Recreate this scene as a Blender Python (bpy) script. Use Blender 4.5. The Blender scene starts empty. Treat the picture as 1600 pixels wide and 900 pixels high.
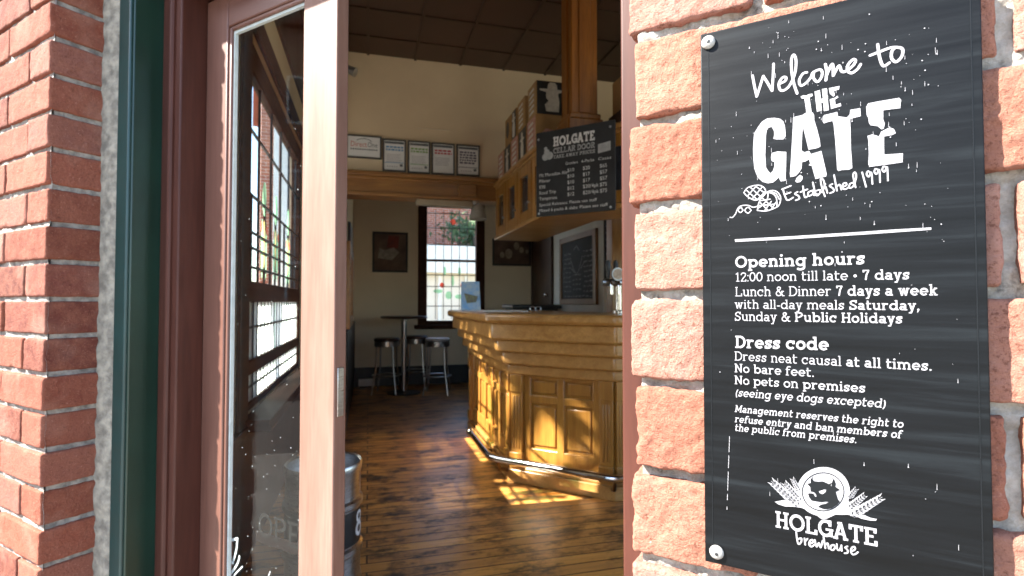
import bpy, math, random
import numpy as np
from mathutils import Vector, Matrix
from mathutils.geometry import delaunay_2d_cdt

R = math.radians
scene = bpy.context.scene
COL = scene.collection

# ------------------------------------------------------------------ camera, sky, sun, exposure
FPX, PITCH, EYE = 836.0, 1.5, 1.2
cam_d = bpy.data.cameras.new("camera")
cam = bpy.data.objects.new("camera", cam_d)
COL.objects.link(cam)
cam.location = (0, 0, EYE)
cam.rotation_euler = (R(90 + PITCH), 0, 0)
cam_d.sensor_width = 36.0
cam_d.lens = FPX / 1600 * 36
cam_d.clip_start, cam_d.clip_end = 0.02, 600
cam_d.dof.use_dof = True
cam_d.dof.focus_distance = 0.56
cam_d.dof.aperture_fstop = 10.0
scene.camera = cam

SUN_AZ, SUN_EL = -101.0, 43.0            # compass from +Y, clockwise
SKY, SUN, EXPO = 0.125, 5.0, 2.75
world = bpy.data.worlds.new("World")
scene.world = world
world.use_nodes = True
wn = world.node_tree
sky = wn.nodes.new("ShaderNodeTexSky")
sky.sky_type = 'NISHITA'
sky.sun_disc = False
sky.sun_elevation = R(SUN_EL)
sky.sun_rotation = R(SUN_AZ)
sky.air_density, sky.dust_density, sky.ozone_density = 1.0, 1.0, 1.0
wn.links.new(sky.outputs[0], wn.nodes['Background'].inputs[0])
wn.nodes['Background'].inputs[1].default_value = SKY
sun_d = bpy.data.lights.new("sun", 'SUN')
sun_d.energy = SUN
sun_d.angle = R(0.55)
sun_d.color = (1.0, 0.955, 0.88)
sun = bpy.data.objects.new("sun", sun_d)
COL.objects.link(sun)
_d = Vector((math.sin(R(SUN_AZ)) * math.cos(R(SUN_EL)), math.cos(R(SUN_AZ)) * math.cos(R(SUN_EL)), math.sin(R(SUN_EL))))
sun.rotation_euler = _d.to_track_quat('Z', 'Y').to_euler()
sun.location = _d * 30
vs = scene.view_settings
vs.view_transform, vs.look, vs.exposure, vs.gamma = 'Standard', 'None', EXPO, 1.0
vs.use_curve_mapping = False
try:
    scene.cycles.max_bounces = 14
    scene.cycles.diffuse_bounces = 7
    scene.cycles.transparent_max_bounces = 24
    scene.cycles.sample_clamp_indirect = 6.0
    scene.cycles.use_denoising = True
except Exception:
    pass

# ------------------------------------------------------------------ frames
# facade frame: x = along the entrance wall (to the right), y = into the pub.  room frame: x = v, y = u
FRAMES = {'fac': -30.0, 'room': 15.0, 'world': 0.0}


def rot2(ang, x, y):
    c, s = math.cos(R(ang)), math.sin(R(ang))
    return c * x - s * y, s * x + c * y


def ray(px, py):
    x, z = (px - 800) / FPX, (450 - py) / FPX
    c, s = math.cos(R(PITCH)), math.sin(R(PITCH))
    return Vector((x, c - s * z, s + c * z))


def on_plane(px, py, frame, axis, value):
    """where the line of sight of a photo point meets the plane axis = value of a frame"""
    d = ray(px, py)
    lx, ly = rot2(-FRAMES[frame], d.x, d.y)
    k = value / (lx if axis == 'x' else ly)
    return lx * k, ly * k, EYE + d.z * k


# ------------------------------------------------------------------ mesh builder
class MB:
    def __init__(s):
        s.v, s.f = [], []

    def add(s, vs_, fs_):
        o = len(s.v)
        s.v += [tuple(p) for p in vs_]
        s.f += [tuple(i + o for i in f) for f in fs_]
        return s

    def box(s, x0, x1, y0, y1, z0, z1):
        return s.add([(x0, y0, z0), (x1, y0, z0), (x1, y1, z0), (x0, y1, z0), (x0, y0, z1), (x1, y0, z1), (x1, y1, z1), (x0, y1, z1)],
                     [(0, 3, 2, 1), (4, 5, 6, 7), (0, 1, 5, 4), (1, 2, 6, 5), (2, 3, 7, 6), (3, 0, 4, 7)])

    def obox(s, o, ds, dn, s0, s1, n0, n1, z0, z1):
        """box along a direction ds with outward normal dn (plan vectors)"""
        P = lambda a, n, z: (o[0] + ds[0] * a + dn[0] * n, o[1] + ds[1] * a + dn[1] * n, z)
        vs_ = [P(s0, n0, z0), P(s1, n0, z0), P(s1, n1, z0), P(s0, n1, z0), P(s0, n0, z1), P(s1, n0, z1), P(s1, n1, z1), P(s0, n1, z1)]
        fs_ = [(0, 3, 2, 1), (4, 5, 6, 7), (0, 1, 5, 4), (1, 2, 6, 5), (2, 3, 7, 6), (3, 0, 4, 7)]
        if ds[0] * dn[1] - ds[1] * dn[0] < 0:
            fs_ = [f[::-1] for f in fs_]
        return s.add(vs_, fs_)

    def prism(s, poly, z0, z1):
        a = sum(poly[i][0] * poly[(i + 1) % len(poly)][1] - poly[(i + 1) % len(poly)][0] * poly[i][1] for i in range(len(poly)))
        if a < 0:
            poly = poly[::-1]
        n = len(poly)
        return s.add([(p[0], p[1], z0) for p in poly] + [(p[0], p[1], z1) for p in poly],
                     [tuple(range(n - 1, -1, -1)), tuple(range(n, 2 * n))] + [(i, (i + 1) % n, n + (i + 1) % n, n + i) for i in range(n)])

    def lathe(s, prof, cx, cy, n=32, z=0.0):
        m = len(prof)
        vs_ = []
        for i in range(n):
            a = 2 * math.pi * i / n
            vs_ += [(cx + r * math.cos(a), cy + r * math.sin(a), z + h) for r, h in prof]
        fs_ = []
        for i in range(n):
            j = (i + 1) % n
            for k in range(m - 1):
                fs_.append((i * m + k, j * m + k, j * m + k + 1, i * m + k + 1))
        return s.add(vs_, fs_)

    def tube(s, path, r, n=12, caps=True):
        path = [Vector(p) for p in path]
        rs = r if isinstance(r, (list, tuple)) else [r] * len(path)
        vs_, fs_ = [], []
        up = Vector((0, 0, 1))
        prev = None
        for i, p in enumerate(path):
            t = (path[min(i + 1, len(path) - 1)] - path[max(i - 1, 0)]).normalized()
            if prev is None:
                a = t.cross(up)
                if a.length < 1e-3:
                    a = t.cross(Vector((1, 0, 0)))
            else:
                a = prev - t * prev.dot(t)
            a.normalize()
            prev = a
            b = t.cross(a)
            vs_ += [p + (a * math.cos(2 * math.pi * k / n) + b * math.sin(2 * math.pi * k / n)) * rs[i] for k in range(n)]
        for i in range(len(path) - 1):
            for k in range(n):
                fs_.append((i * n + k, i * n + (k + 1) % n, (i + 1) * n + (k + 1) % n, (i + 1) * n + k))
        if caps:
            fs_ += [tuple(range(n - 1, -1, -1)), tuple(range((len(path) - 1) * n, len(path) * n))]
        return s.add(vs_, fs_)

    def ball(s, c, r, n=14, sc=(1, 1, 1)):
        m = n // 2
        vs_ = [(c[0], c[1], c[2] - r * sc[2])]
        for i in range(1, m):
            a = math.pi * i / m - math.pi / 2
            vs_ += [(c[0] + r * sc[0] * math.cos(a) * math.cos(2 * math.pi * k / n), c[1] + r * sc[1] * math.cos(a) * math.sin(2 * math.pi * k / n), c[2] + r * sc[2] * math.sin(a)) for k in range(n)]
        vs_.append((c[0], c[1], c[2] + r * sc[2]))
        fs_ = [(0, 1 + (k + 1) % n, 1 + k) for k in range(n)]
        for i in range(m - 2):
            for k in range(n):
                a, b = 1 + i * n + k, 1 + i * n + (k + 1) % n
                fs_.append((a, b, b + n, a + n))
        t = len(vs_) - 1
        o = 1 + (m - 2) * n
        fs_ += [(t, o + k, o + (k + 1) % n) for k in range(n)]
        return s.add(vs_, fs_)


BASE = {}


def thing(name, label, cat, frame='room', base=(0, 0, 0), group=None):
    o = bpy.data.objects.new(name, None)
    o.empty_display_size = 0.1
    COL.objects.link(o)
    x, y = rot2(FRAMES[frame], base[0], base[1])
    o.location = (x, y, base[2])
    o.rotation_euler = (0, 0, R(FRAMES[frame]))
    BASE[o.name] = tuple(base)
    o['label'], o['category'] = label, cat
    if group:
        o['group'] = group
    return o


def part(parent, name, mb, mat, bevel=0.0, smooth=30, label=None, solid=0.0, seg=2):
    """one mesh object under a thing or part; coordinates are those of the frame"""
    b = BASE[parent.name]
    me = bpy.data.meshes.new(name)
    me.from_pydata([(x - b[0], y - b[1], z - b[2]) for x, y, z in mb.v], [], mb.f)
    if smooth:
        me.polygons.foreach_set('use_smooth', [True] * len(me.polygons))
        me.set_sharp_from_angle(angle=R(smooth))
    me.update()
    me.materials.append(mat)
    o = bpy.data.objects.new(name, me)
    COL.objects.link(o)
    o.parent = parent
    BASE[o.name] = b
    if label:
        o['label'] = label
    if bevel:
        m = o.modifiers.new('bevel', 'BEVEL')
        m.width, m.segments, m.limit_method, m.angle_limit = bevel, seg, 'ANGLE', R(40)
        m.harden_normals = False
    return o


def struct(name, mb, mat, frame='room', kind='structure'):
    me = bpy.data.meshes.new(name)
    me.from_pydata(mb.v, [], mb.f)
    me.update()
    me.materials.append(mat)
    o = bpy.data.objects.new(name, me)
    COL.objects.link(o)
    o.rotation_euler = (0, 0, R(FRAMES[frame]))
    o['kind'] = kind
    return o


def copy_tree(o, parent=None):
    c = o.copy()
    COL.objects.link(c)
    if parent is not None:
        c.parent = parent
    for ch in list(o.children):
        copy_tree(ch, c)
    return c


# ------------------------------------------------------------------ materials
def nodes(name):
    m = bpy.data.materials.new(name)
    m.use_nodes = True
    nt = m.node_tree
    return m, nt, nt.nodes['Principled BSDF']


def N(nt, t, **kw):
    n = nt.nodes.new(t)
    for k, v in kw.items():
        if k.startswith('i_'):
            n.inputs[k[2:].replace('_', ' ')].default_value = v
        else:
            setattr(n, k, v)
    return n


def coords(nt, scale=(1, 1, 1), rot=(0, 0, 0)):
    tc = N(nt, 'ShaderNodeTexCoord')
    mp = N(nt, 'ShaderNodeMapping')
    mp.inputs['Scale'].default_value = scale
    mp.inputs['Rotation'].default_value = rot
    nt.links.new(tc.outputs['Object'], mp.inputs['Vector'])
    return mp.outputs['Vector']


def noise(nt, vec, scale, detail=4, rough=0.55, dist=0.0):
    n = N(nt, 'ShaderNodeTexNoise')
    n.inputs['Scale'].default_value = scale
    n.inputs['Detail'].default_value = detail
    n.inputs['Roughness'].default_value = rough
    n.inputs['Distortion'].default_value = dist
    nt.links.new(vec, n.inputs['Vector'])
    return n.outputs['Fac']


def ramp(nt, fac, stops):
    r = N(nt, 'ShaderNodeValToRGB')
    el = r.color_ramp.elements
    while len(el) < len(stops):
        el.new(0.5)
    for e, (p, c) in zip(el, stops):
        e.position = p
        e.color = (*c, 1) if len(c) == 3 else c
    nt.links.new(fac, r.inputs['Fac'])
    return r.outputs['Color']


def mixc(nt, fac, a, b, mode='MIX'):
    m = N(nt, 'ShaderNodeMix', data_type='RGBA', blend_type=mode)
    for sock, val in ((0, fac), (6, a), (7, b)):
        if isinstance(val, (int, float)):
            m.inputs[sock].default_value = val
        elif isinstance(val, tuple):
            m.inputs[sock].default_value = (*val, 1)
        else:
            nt.links.new(val, m.inputs[sock])
    return m.outputs[2]


def mathn(nt, op, a, b):
    m = N(nt, 'ShaderNodeMath', operation=op)
    for i, val in enumerate((a, b)):
        if isinstance(val, (int, float)):
            m.inputs[i].default_value = val
        else:
            nt.links.new(val, m.inputs[i])
    return m.outputs[0]


def bump(nt, bsdf, h, strength, dist):
    b = N(nt, 'ShaderNodeBump')
    b.inputs['Strength'].default_value = strength
    b.inputs['Distance'].default_value = dist
    nt.links.new(h, b.inputs['Height'])
    nt.links.new(b.outputs[0], bsdf.inputs['Normal'])


def plain(name, a, b=None, scale=12, rough=0.5, metal=0.0, bmp=0.0, bscale=60, bdist=0.002, stretch=(1, 1, 1), lo=0.35, hi=0.65, spec=0.5, rvar=0.0):
    m, nt, p = nodes(name)
    vec = coords(nt, stretch)
    f = noise(nt, vec, scale)
    if b is None:
        b = tuple(c * 0.82 for c in a)
    nt.links.new(ramp(nt, f, [(lo, a), (hi, b)]), p.inputs['Base Color'])
    p.inputs['Roughness'].default_value = rough
    if rvar:
        nt.links.new(mathn(nt, 'ADD', rough - rvar / 2, mathn(nt, 'MULTIPLY', noise(nt, vec, scale * 2.3), rvar)), p.inputs['Roughness'])
    p.inputs['Metallic'].default_value = metal
    p.inputs['Specular IOR Level'].default_value = spec
    if bmp:
        bump(nt, p, noise(nt, vec, bscale, 5), bmp, bdist)
    return m


def wood(name, light, dark, axis='z', rough=0.35, scale=1.0, coat=0.0, spec=0.5):
    m, nt, p = nodes(name)
    st = {'x': (0.7, 9, 9), 'y': (9, 0.7, 9), 'z': (9, 9, 0.7)}[axis]
    vec = coords(nt, tuple(s * scale for s in st))
    n1 = noise(nt, vec, 2.2, 6, 0.6, 0.6)
    n2 = noise(nt, vec, 14, 3, 0.5)
    blot = noise(nt, coords(nt), 2.3, 3, 0.5)
    c = ramp(nt, n1, [(0.25, dark), (0.5, tuple(0.5 * (x + y) for x, y in zip(light, dark))), (0.75, light)])
    c = mixc(nt, ramp(nt, n2, [(0.4, (0, 0, 0)), (0.7, (0.35, 0.35, 0.35))]), c, tuple(x * 0.55 for x in dark))
    c = mixc(nt, ramp(nt, blot, [(0.35, (0, 0, 0)), (0.75, (0.5, 0.5, 0.5))]), c, dark)
    nt.links.new(c, p.inputs['Base Color'])
    nt.links.new(mathn(nt, 'ADD', rough - 0.1, mathn(nt, 'MULTIPLY', blot, 0.2)), p.inputs['Roughness'])
    p.inputs['Specular IOR Level'].default_value = spec
    p.inputs['Coat Weight'].default_value = coat
    p.inputs['Coat Roughness'].default_value = 0.15
    bump(nt, p, n2, 0.15, 0.001)
    return m


def brick_mat():
    m, nt, p = nodes('red brick')
    at = N(nt, 'ShaderNodeAttribute', attribute_name='tint')
    vec = coords(nt)
    f1 = noise(nt, vec, 34, 6, 0.65)
    f2 = noise(nt, vec, 215, 5, 0.75)
    f3 = noise(nt, vec, 9, 3, 0.5)
    c = mixc(nt, ramp(nt, f1, [(0.35, (0, 0, 0)), (0.75, (0.7, 0.7, 0.7))]), at.outputs['Color'], (0.27, 0.105, 0.066))
    c = mixc(nt, ramp(nt, f2, [(0.36, (0.8, 0.8, 0.8)), (0.46, (0, 0, 0))]), c, (0.13, 0.048, 0.030))
    c = mixc(nt, ramp(nt, f2, [(0.58, (0, 0, 0)), (0.72, (0.6, 0.6, 0.6))]), c, (0.46, 0.26, 0.19))
    c = mixc(nt, ramp(nt, f3, [(0.55, (0, 0, 0)), (0.8, (0.35, 0.35, 0.35))]), c, (0.40, 0.25, 0.19))
    nt.links.new(c, p.inputs['Base Color'])
    p.inputs['Roughness'].default_value = 0.93
    p.inputs['Specular IOR Level'].default_value = 0.2
    h = mathn(nt, 'ADD', mathn(nt, 'MULTIPLY', noise(nt, vec, 420, 6, 0.7), 0.6), noise(nt, vec, 110, 6, 0.75))
    bump(nt, p, h, 0.85, 0.0055)
    return m


def brickwork_mat():
    """flat running bond for brick far from the eye"""
    m, nt, p = nodes('distant brickwork')
    tc = N(nt, 'ShaderNodeTexCoord')
    sep = N(nt, 'ShaderNodeSeparateXYZ')
    nt.links.new(tc.outputs['Object'], sep.inputs[0])
    cb = N(nt, 'ShaderNodeCombineXYZ')
    nt.links.new(mathn(nt, 'ADD', sep.outputs[0], sep.outputs[1]), cb.inputs[0])
    nt.links.new(sep.outputs[2], cb.inputs[1])
    b = N(nt, 'ShaderNodeTexBrick')
    b.inputs['Scale'].default_value = 1
    b.inputs['Brick Width'].default_value = 0.24
    b.inputs['Row Height'].default_value = 0.0864
    b.inputs['Mortar Size'].default_value = 0.006
    b.inputs['Color1'].default_value = (0.40, 0.14, 0.08, 1)
    b.inputs['Color2'].default_value = (0.27, 0.08, 0.05, 1)
    b.inputs['Mortar'].default_value = (0.5, 0.47, 0.42, 1)
    nt.links.new(cb.outputs[0], b.inputs['Vector'])
    nt.links.new(b.outputs['Color'], p.inputs['Base Color'])
    p.inputs['Roughness'].default_value = 0.9
    bump(nt, p, b.outputs['Fac'], -0.5, 0.006)
    return m


def mortar_mat():
    m, nt, p = nodes('lime mortar')
    vec = coords(nt)
    c = ramp(nt, noise(nt, vec, 60, 6, 0.7), [(0.30, (0.07, 0.06, 0.05)), (0.43, (0.25, 0.225, 0.19)), (0.66, (0.40, 0.375, 0.335))])
    nt.links.new(c, p.inputs['Base Color'])
    p.inputs['Roughness'].default_value = 0.95
    bump(nt, p, noise(nt, vec, 260, 6, 0.7), 0.8, 0.003)
    return m


def sign_mat():
    m, nt, p = nodes('black sign board')
    vec = coords(nt, (3.0, 1, 60), (0, R(5), 0))
    f = noise(nt, vec, 1.6, 7, 0.62, 0.4)
    c = ramp(nt, f, [(0.36, (0.0010, 0.0013, 0.0016)), (0.52, (0.0026, 0.0034, 0.0044)), (0.72, (0.0095, 0.0125, 0.0148))])
    nt.links.new(c, p.inputs['Base Color'])
    nt.links.new(mathn(nt, 'ADD', 0.34, mathn(nt, 'MULTIPLY', f, 0.25)), p.inputs['Roughness'])
    p.inputs['Specular IOR Level'].default_value = 0.16
    bump(nt, p, f, 0.12, 0.001)
    return m


def floor_mat():
    m, nt, p = nodes('worn floor boards')
    tc = N(nt, 'ShaderNodeTexCoord')
    b = N(nt, 'ShaderNodeTexBrick')
    b.offset = 0.37
    b.inputs['Scale'].default_value = 1
    b.inputs['Brick Width'].default_value = 2.6
    b.inputs['Row Height'].default_value = 0.083
    b.inputs['Mortar Size'].default_value = 0.0042
    b.inputs['Bias'].default_value = -0.1
    b.inputs['Color1'].default_value = (0.78, 0.36, 0.075, 1)
    b.inputs['Color2'].default_value = (0.46, 0.20, 0.055, 1)
    b.inputs['Mortar'].default_value = (0.012, 0.008, 0.006, 1)
    nt.links.new(tc.outputs['Object'], b.inputs['Vector'])
    vec = coords(nt, (0.9, 16, 1))
    g = noise(nt, vec, 3.5, 7, 0.65, 0.5)
    c = mixc(nt, ramp(nt, g, [(0.3, (0, 0, 0)), (0.75, (0.6, 0.6, 0.6))]), b.outputs['Color'], (0.20, 0.078, 0.024))
    wear = noise(nt, coords(nt, (1.5, 2.8, 1)), 2.3, 9, 0.74, 0.1)
    c = mixc(nt, ramp(nt, wear, [(0.475, (0, 0, 0)), (0.61, (0.93, 0.93, 0.93))]), c, (0.020, 0.011, 0.007))
    nt.links.new(c, p.inputs['Base Color'])
    nt.links.new(mathn(nt, 'ADD', 0.16, mathn(nt, 'MULTIPLY', wear, 0.35)), p.inputs['Roughness'])
    h = mathn(nt, 'ADD', mathn(nt, 'MULTIPLY', b.outputs['Fac'], -1.5), mathn(nt, 'MULTIPLY', g, 0.4))
    bump(nt, p, h, 0.35, 0.004)
    return m


def glass_mat(name, tint=(0.93, 0.96, 0.95), refl=1.0, rough=0.0, ripple=0.0):
    m = bpy.data.materials.new(name)
    m.use_nodes = True
    nt = m.node_tree
    nt.nodes.remove(nt.nodes['Principled BSDF'])
    out = nt.nodes['Material Output']
    tr = N(nt, 'ShaderNodeBsdfTransparent')
    tr.inputs[0].default_value = (*tint, 1)
    gl = N(nt, 'ShaderNodeBsdfGlossy')
    gl.inputs['Roughness'].default_value = rough
    lwt = N(nt, 'ShaderNodeLayerWeight')
    lwt.inputs['Blend'].default_value = 0.5
    fres = mathn(nt, 'ADD', 0.035, mathn(nt, 'MULTIPLY', mathn(nt, 'POWER', lwt.outputs['Facing'], 5.0), 0.9))
    mx = N(nt, 'ShaderNodeMixShader')
    nt.links.new(mathn(nt, 'MULTIPLY', fres, refl), mx.inputs[0])
    nt.links.new(tr.outputs[0], mx.inputs[1])
    nt.links.new(gl.outputs[0], mx.inputs[2])
    if ripple:
        bp = N(nt, 'ShaderNodeBump')
        bp.inputs['Strength'].default_value = ripple
        bp.inputs['Distance'].default_value = 0.01
        nt.links.new(noise(nt, coords(nt), 9, 2), bp.inputs['Height'])
        nt.links.new(bp.outputs[0], gl.inputs['Normal'])
    nt.links.new(mx.outputs[0], out.inputs['Surface'])
    return m


def frosted_mat(name, col, clear=0.25):
    m = bpy.data.materials.new(name)
    m.use_nodes = True
    nt = m.node_tree
    nt.nodes.remove(nt.nodes['Principled BSDF'])
    out = nt.nodes['Material Output']
    tl = N(nt, 'ShaderNodeBsdfTranslucent')
    vec = coords(nt, (14, 14, 2.5))
    nt.links.new(ramp(nt, noise(nt, vec, 2, 4), [(0.3, tuple(c * 0.75 for c in col)), (0.7, col)]), tl.inputs[0])
    tr = N(nt, 'ShaderNodeBsdfTransparent')
    tr.inputs[0].default_value = (*col, 1)
    mx = N(nt, 'ShaderNodeMixShader')
    mx.inputs[0].default_value = clear
    nt.links.new(tl.outputs[0], mx.inputs[1])
    nt.links.new(tr.outputs[0], mx.inputs[2])
    nt.links.new(mx.outputs[0], out.inputs['Surface'])
    return m


M_BRICK, M_BRICKWORK, M_MORTAR, M_SIGN, M_FLOOR = brick_mat(), brickwork_mat(), mortar_mat(), sign_mat(), floor_mat()
M_MORTARGREY = plain('grey joint mortar', (0.26, 0.24, 0.21), (0.11, 0.10, 0.09), 50, 0.95, bmp=0.8, bscale=160, bdist=0.004)
M_REVEAL_MORTAR = plain('grey mortar fillet', (0.27, 0.24, 0.19), (0.12, 0.105, 0.085), 40, 0.95, bmp=0.8, bscale=120, bdist=0.004)
M_LETTER = plain('white sign paint', (0.30, 0.297, 0.31), (0.27, 0.267, 0.28), 30, 0.5, spec=0.2)
M_SIGNDARK = plain('black sign paint', (0.004, 0.005, 0.006), (0.006, 0.007, 0.008), 30, 0.45, spec=0.16)
M_SCREW = plain('painted screw cap', (0.36, 0.35, 0.33), (0.28, 0.27, 0.25), 120, 0.45, metal=0.1, bmp=0.3, bscale=300)
M_GREEN = plain('dark green gloss paint', (0.008, 0.035, 0.023), (0.006, 0.026, 0.017), 6, 0.34, bmp=0.12, bscale=30)
M_TEAL = plain('green paint tinted for skylight', (0.011, 0.050, 0.046), (0.008, 0.038, 0.034), 9, 0.4, bmp=0.2, bscale=40)  # lighter copy of the green, skylight on the post front painted in
M_FRAME = wood('red brown varnished frame', (0.105, 0.036, 0.024), (0.045, 0.014, 0.009), 'z', 0.5, spec=0.22)
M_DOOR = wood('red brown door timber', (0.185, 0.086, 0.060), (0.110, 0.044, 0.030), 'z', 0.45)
M_DOORLIT = wood('door timber lightened as sunlit', (0.27, 0.165, 0.128), (0.185, 0.092, 0.064), 'z', 0.55, spec=0.3)  # paler copy of the door timber, sunlight put into its colour
M_DOORH = wood('red brown door rail', (0.185, 0.086, 0.060), (0.110, 0.044, 0.030), 'x', 0.45)
M_OAKV = wood('golden oak upright', (0.50, 0.245, 0.048), (0.24, 0.098, 0.016), 'z', 0.32, coat=0.25)
M_OAKH = wood('golden oak lengthwise', (0.56, 0.31, 0.095), (0.30, 0.135, 0.032), 'x', 0.34, coat=0.25)
M_OAKY = wood('golden oak crosswise', (0.44, 0.23, 0.068), (0.24, 0.105, 0.028), 'y', 0.32, coat=0.25)
M_OAKRED = wood('orange stained post', (0.40, 0.15, 0.022), (0.17, 0.052, 0.008), 'z', 0.4, coat=0.1)
M_BEAM = wood('brown stained beam', (0.40, 0.19, 0.050), (0.17, 0.068, 0.018), 'x', 0.4, coat=0.1)
M_DARKWOOD = wood('dark stained timber', (0.085, 0.034, 0.017), (0.032, 0.013, 0.008), 'z', 0.4)
M_DARKWOODH = wood('dark stained rail', (0.10, 0.040, 0.020), (0.036, 0.015, 0.009), 'y', 0.65, spec=0.12)
M_PLASTER = plain('cream plaster', (0.72, 0.575, 0.385), (0.64, 0.50, 0.33), 1.6, 0.85, bmp=0.12, bscale=18, bdist=0.004)
M_PLASTERPALE = plain('pale plaster', (0.80, 0.70, 0.54), (0.73, 0.63, 0.48), 1.6, 0.85, bmp=0.12, bscale=18, bdist=0.004)
M_BLACK = plain('black satin', (0.012, 0.012, 0.013), (0.02, 0.02, 0.021), 10, 0.45)
M_CHALK = plain('chalkboard black', (0.014, 0.015, 0.017), (0.03, 0.03, 0.033), 5, 0.75)
M_WHITE = plain('chalk white', (0.72, 0.72, 0.72), (0.55, 0.55, 0.56), 40, 0.7)
M_PAPER = plain('white paper', (0.76, 0.75, 0.74), (0.70, 0.69, 0.68), 8, 0.6)
M_SILVER = plain('silver picture frame', (0.42, 0.41, 0.40), (0.30, 0.29, 0.28), 30, 0.35, metal=0.7)
M_STEEL = plain('brushed steel', (0.52, 0.51, 0.50), (0.40, 0.39, 0.38), 20, 0.30, metal=1.0, bmp=0.1, bscale=80, stretch=(1, 1, 8), rvar=0.2)
M_CHROME = plain('polished steel', (0.66, 0.65, 0.63), (0.55, 0.53, 0.51), 8, 0.16, metal=1.0, rvar=0.1)
M_LEAD = plain('lead came', (0.035, 0.035, 0.038), (0.05, 0.05, 0.052), 30, 0.5)
M_GLASS = glass_mat('door glass', (0.90, 0.93, 0.92), 0.55)
M_PANE = glass_mat('clear leaded glass', (0.97, 0.98, 0.98), 0.3, ripple=0.25)
M_FROST = frosted_mat('obscured glass', (0.93, 0.95, 0.93), 0.24)
M_GGREEN = frosted_mat('green glass', (0.35, 0.62, 0.38), 0.4)
M_GRED = frosted_mat('red glass', (0.75, 0.10, 0.06), 0.4)
M_GAMBER = frosted_mat('amber glass', (0.80, 0.56, 0.22), 0.4)
M_ETCH = plain('etched glass white', (0.36, 0.40, 0.40), (0.28, 0.32, 0.32), 60, 0.7)
M_KRAFT = plain('brown carton', (0.40, 0.225, 0.085), (0.33, 0.18, 0.065), 10, 0.75)
M_PINK = plain('pink carton print', (0.50, 0.27, 0.21), (0.38, 0.16, 0.12), 38, 0.7, lo=0.45, hi=0.55)
M_CREAMPRINT = plain('cream label print', (0.62, 0.58, 0.50), (0.5, 0.46, 0.40), 50, 0.7)
M_ASPHALT = plain('asphalt', (0.05, 0.05, 0.052), (0.075, 0.074, 0.072), 30, 0.9)
M_PAVE = plain('concrete paving', (0.28, 0.265, 0.24), (0.21, 0.20, 0.18), 3, 0.9, bmp=0.2, bscale=60)
M_GROUND = plain('dry ground', (0.16, 0.15, 0.09), (0.22, 0.19, 0.12), 0.6, 0.95)
M_WHITEPAINT = plain('white masonry paint', (0.78, 0.77, 0.74), (0.70, 0.69, 0.66), 2, 0.7)
M_BEIGE = plain('beige render', (0.72, 0.65, 0.56), (0.66, 0.59, 0.50), 2, 0.8)
M_ROOF = plain('red roof tiles', (0.34, 0.10, 0.06), (0.26, 0.075, 0.05), 8, 0.8, stretch=(1, 1, 8))
M_LEAF = plain('leaf green', (0.055, 0.10, 0.028), (0.035, 0.07, 0.02), 3, 0.7)
M_BARK = plain('grey bark', (0.16, 0.13, 0.10), (0.10, 0.08, 0.06), 14, 0.9, stretch=(3, 3, 1), bmp=0.5, bscale=20)


def ceiling_mat():
    m, nt, p = nodes('brown ceiling boards')
    tc = N(nt, 'ShaderNodeTexCoord')
    c = ramp(nt, noise(nt, tc.outputs['Object'], 2.5, 3), [(0.3, (0.058, 0.026, 0.016)), (0.7, (0.042, 0.018, 0.011))])
    nt.links.new(c, p.inputs['Base Color'])
    p.inputs['Roughness'].default_value = 0.42
    return m


M_CEIL = ceiling_mat()


def tone(m, k):
    """scale a material's own colour"""
    nt = m.node_tree
    p = nt.nodes['Principled BSDF']
    src = p.inputs['Base Color'].links[0].from_socket
    nt.links.new(mixc(nt, 1.0, src, (k, k, k), 'MULTIPLY'), p.inputs['Base Color'])


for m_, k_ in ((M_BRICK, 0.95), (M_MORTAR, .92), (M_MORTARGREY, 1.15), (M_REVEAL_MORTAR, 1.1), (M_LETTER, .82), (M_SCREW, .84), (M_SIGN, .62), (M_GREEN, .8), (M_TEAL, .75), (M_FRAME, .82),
               (M_DOOR, .80), (M_DOORH, .80), (M_DOORLIT, .76), (M_ETCH, .8)):
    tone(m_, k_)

# ------------------------------------------------------------------ value noise for the rough bricks
_rng = np.random.RandomState(7)
_LAT = _rng.rand(64, 64, 64).astype(np.float32)


def vnoise(p, s):
    q = p * s
    i = np.floor(q).astype(int)
    f = q - i
    f = f * f * (3 - 2 * f)
    o = 0
    for dx in (0, 1):
        for dy in (0, 1):
            for dz in (0, 1):
                w = (f[:, 0] if dx else 1 - f[:, 0]) * (f[:, 1] if dy else 1 - f[:, 1]) * (f[:, 2] if dz else 1 - f[:, 2])
                o = o + w * _LAT[(i[:, 0] + dx) % 64, (i[:, 1] + dy) % 64, (i[:, 2] + dz) % 64]
    return o - 0.5


def grid_lines(a, b, step, r):
    n = max(2, int(round((b - a) / step)))
    return np.linspace(a, b, n + 1)


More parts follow.
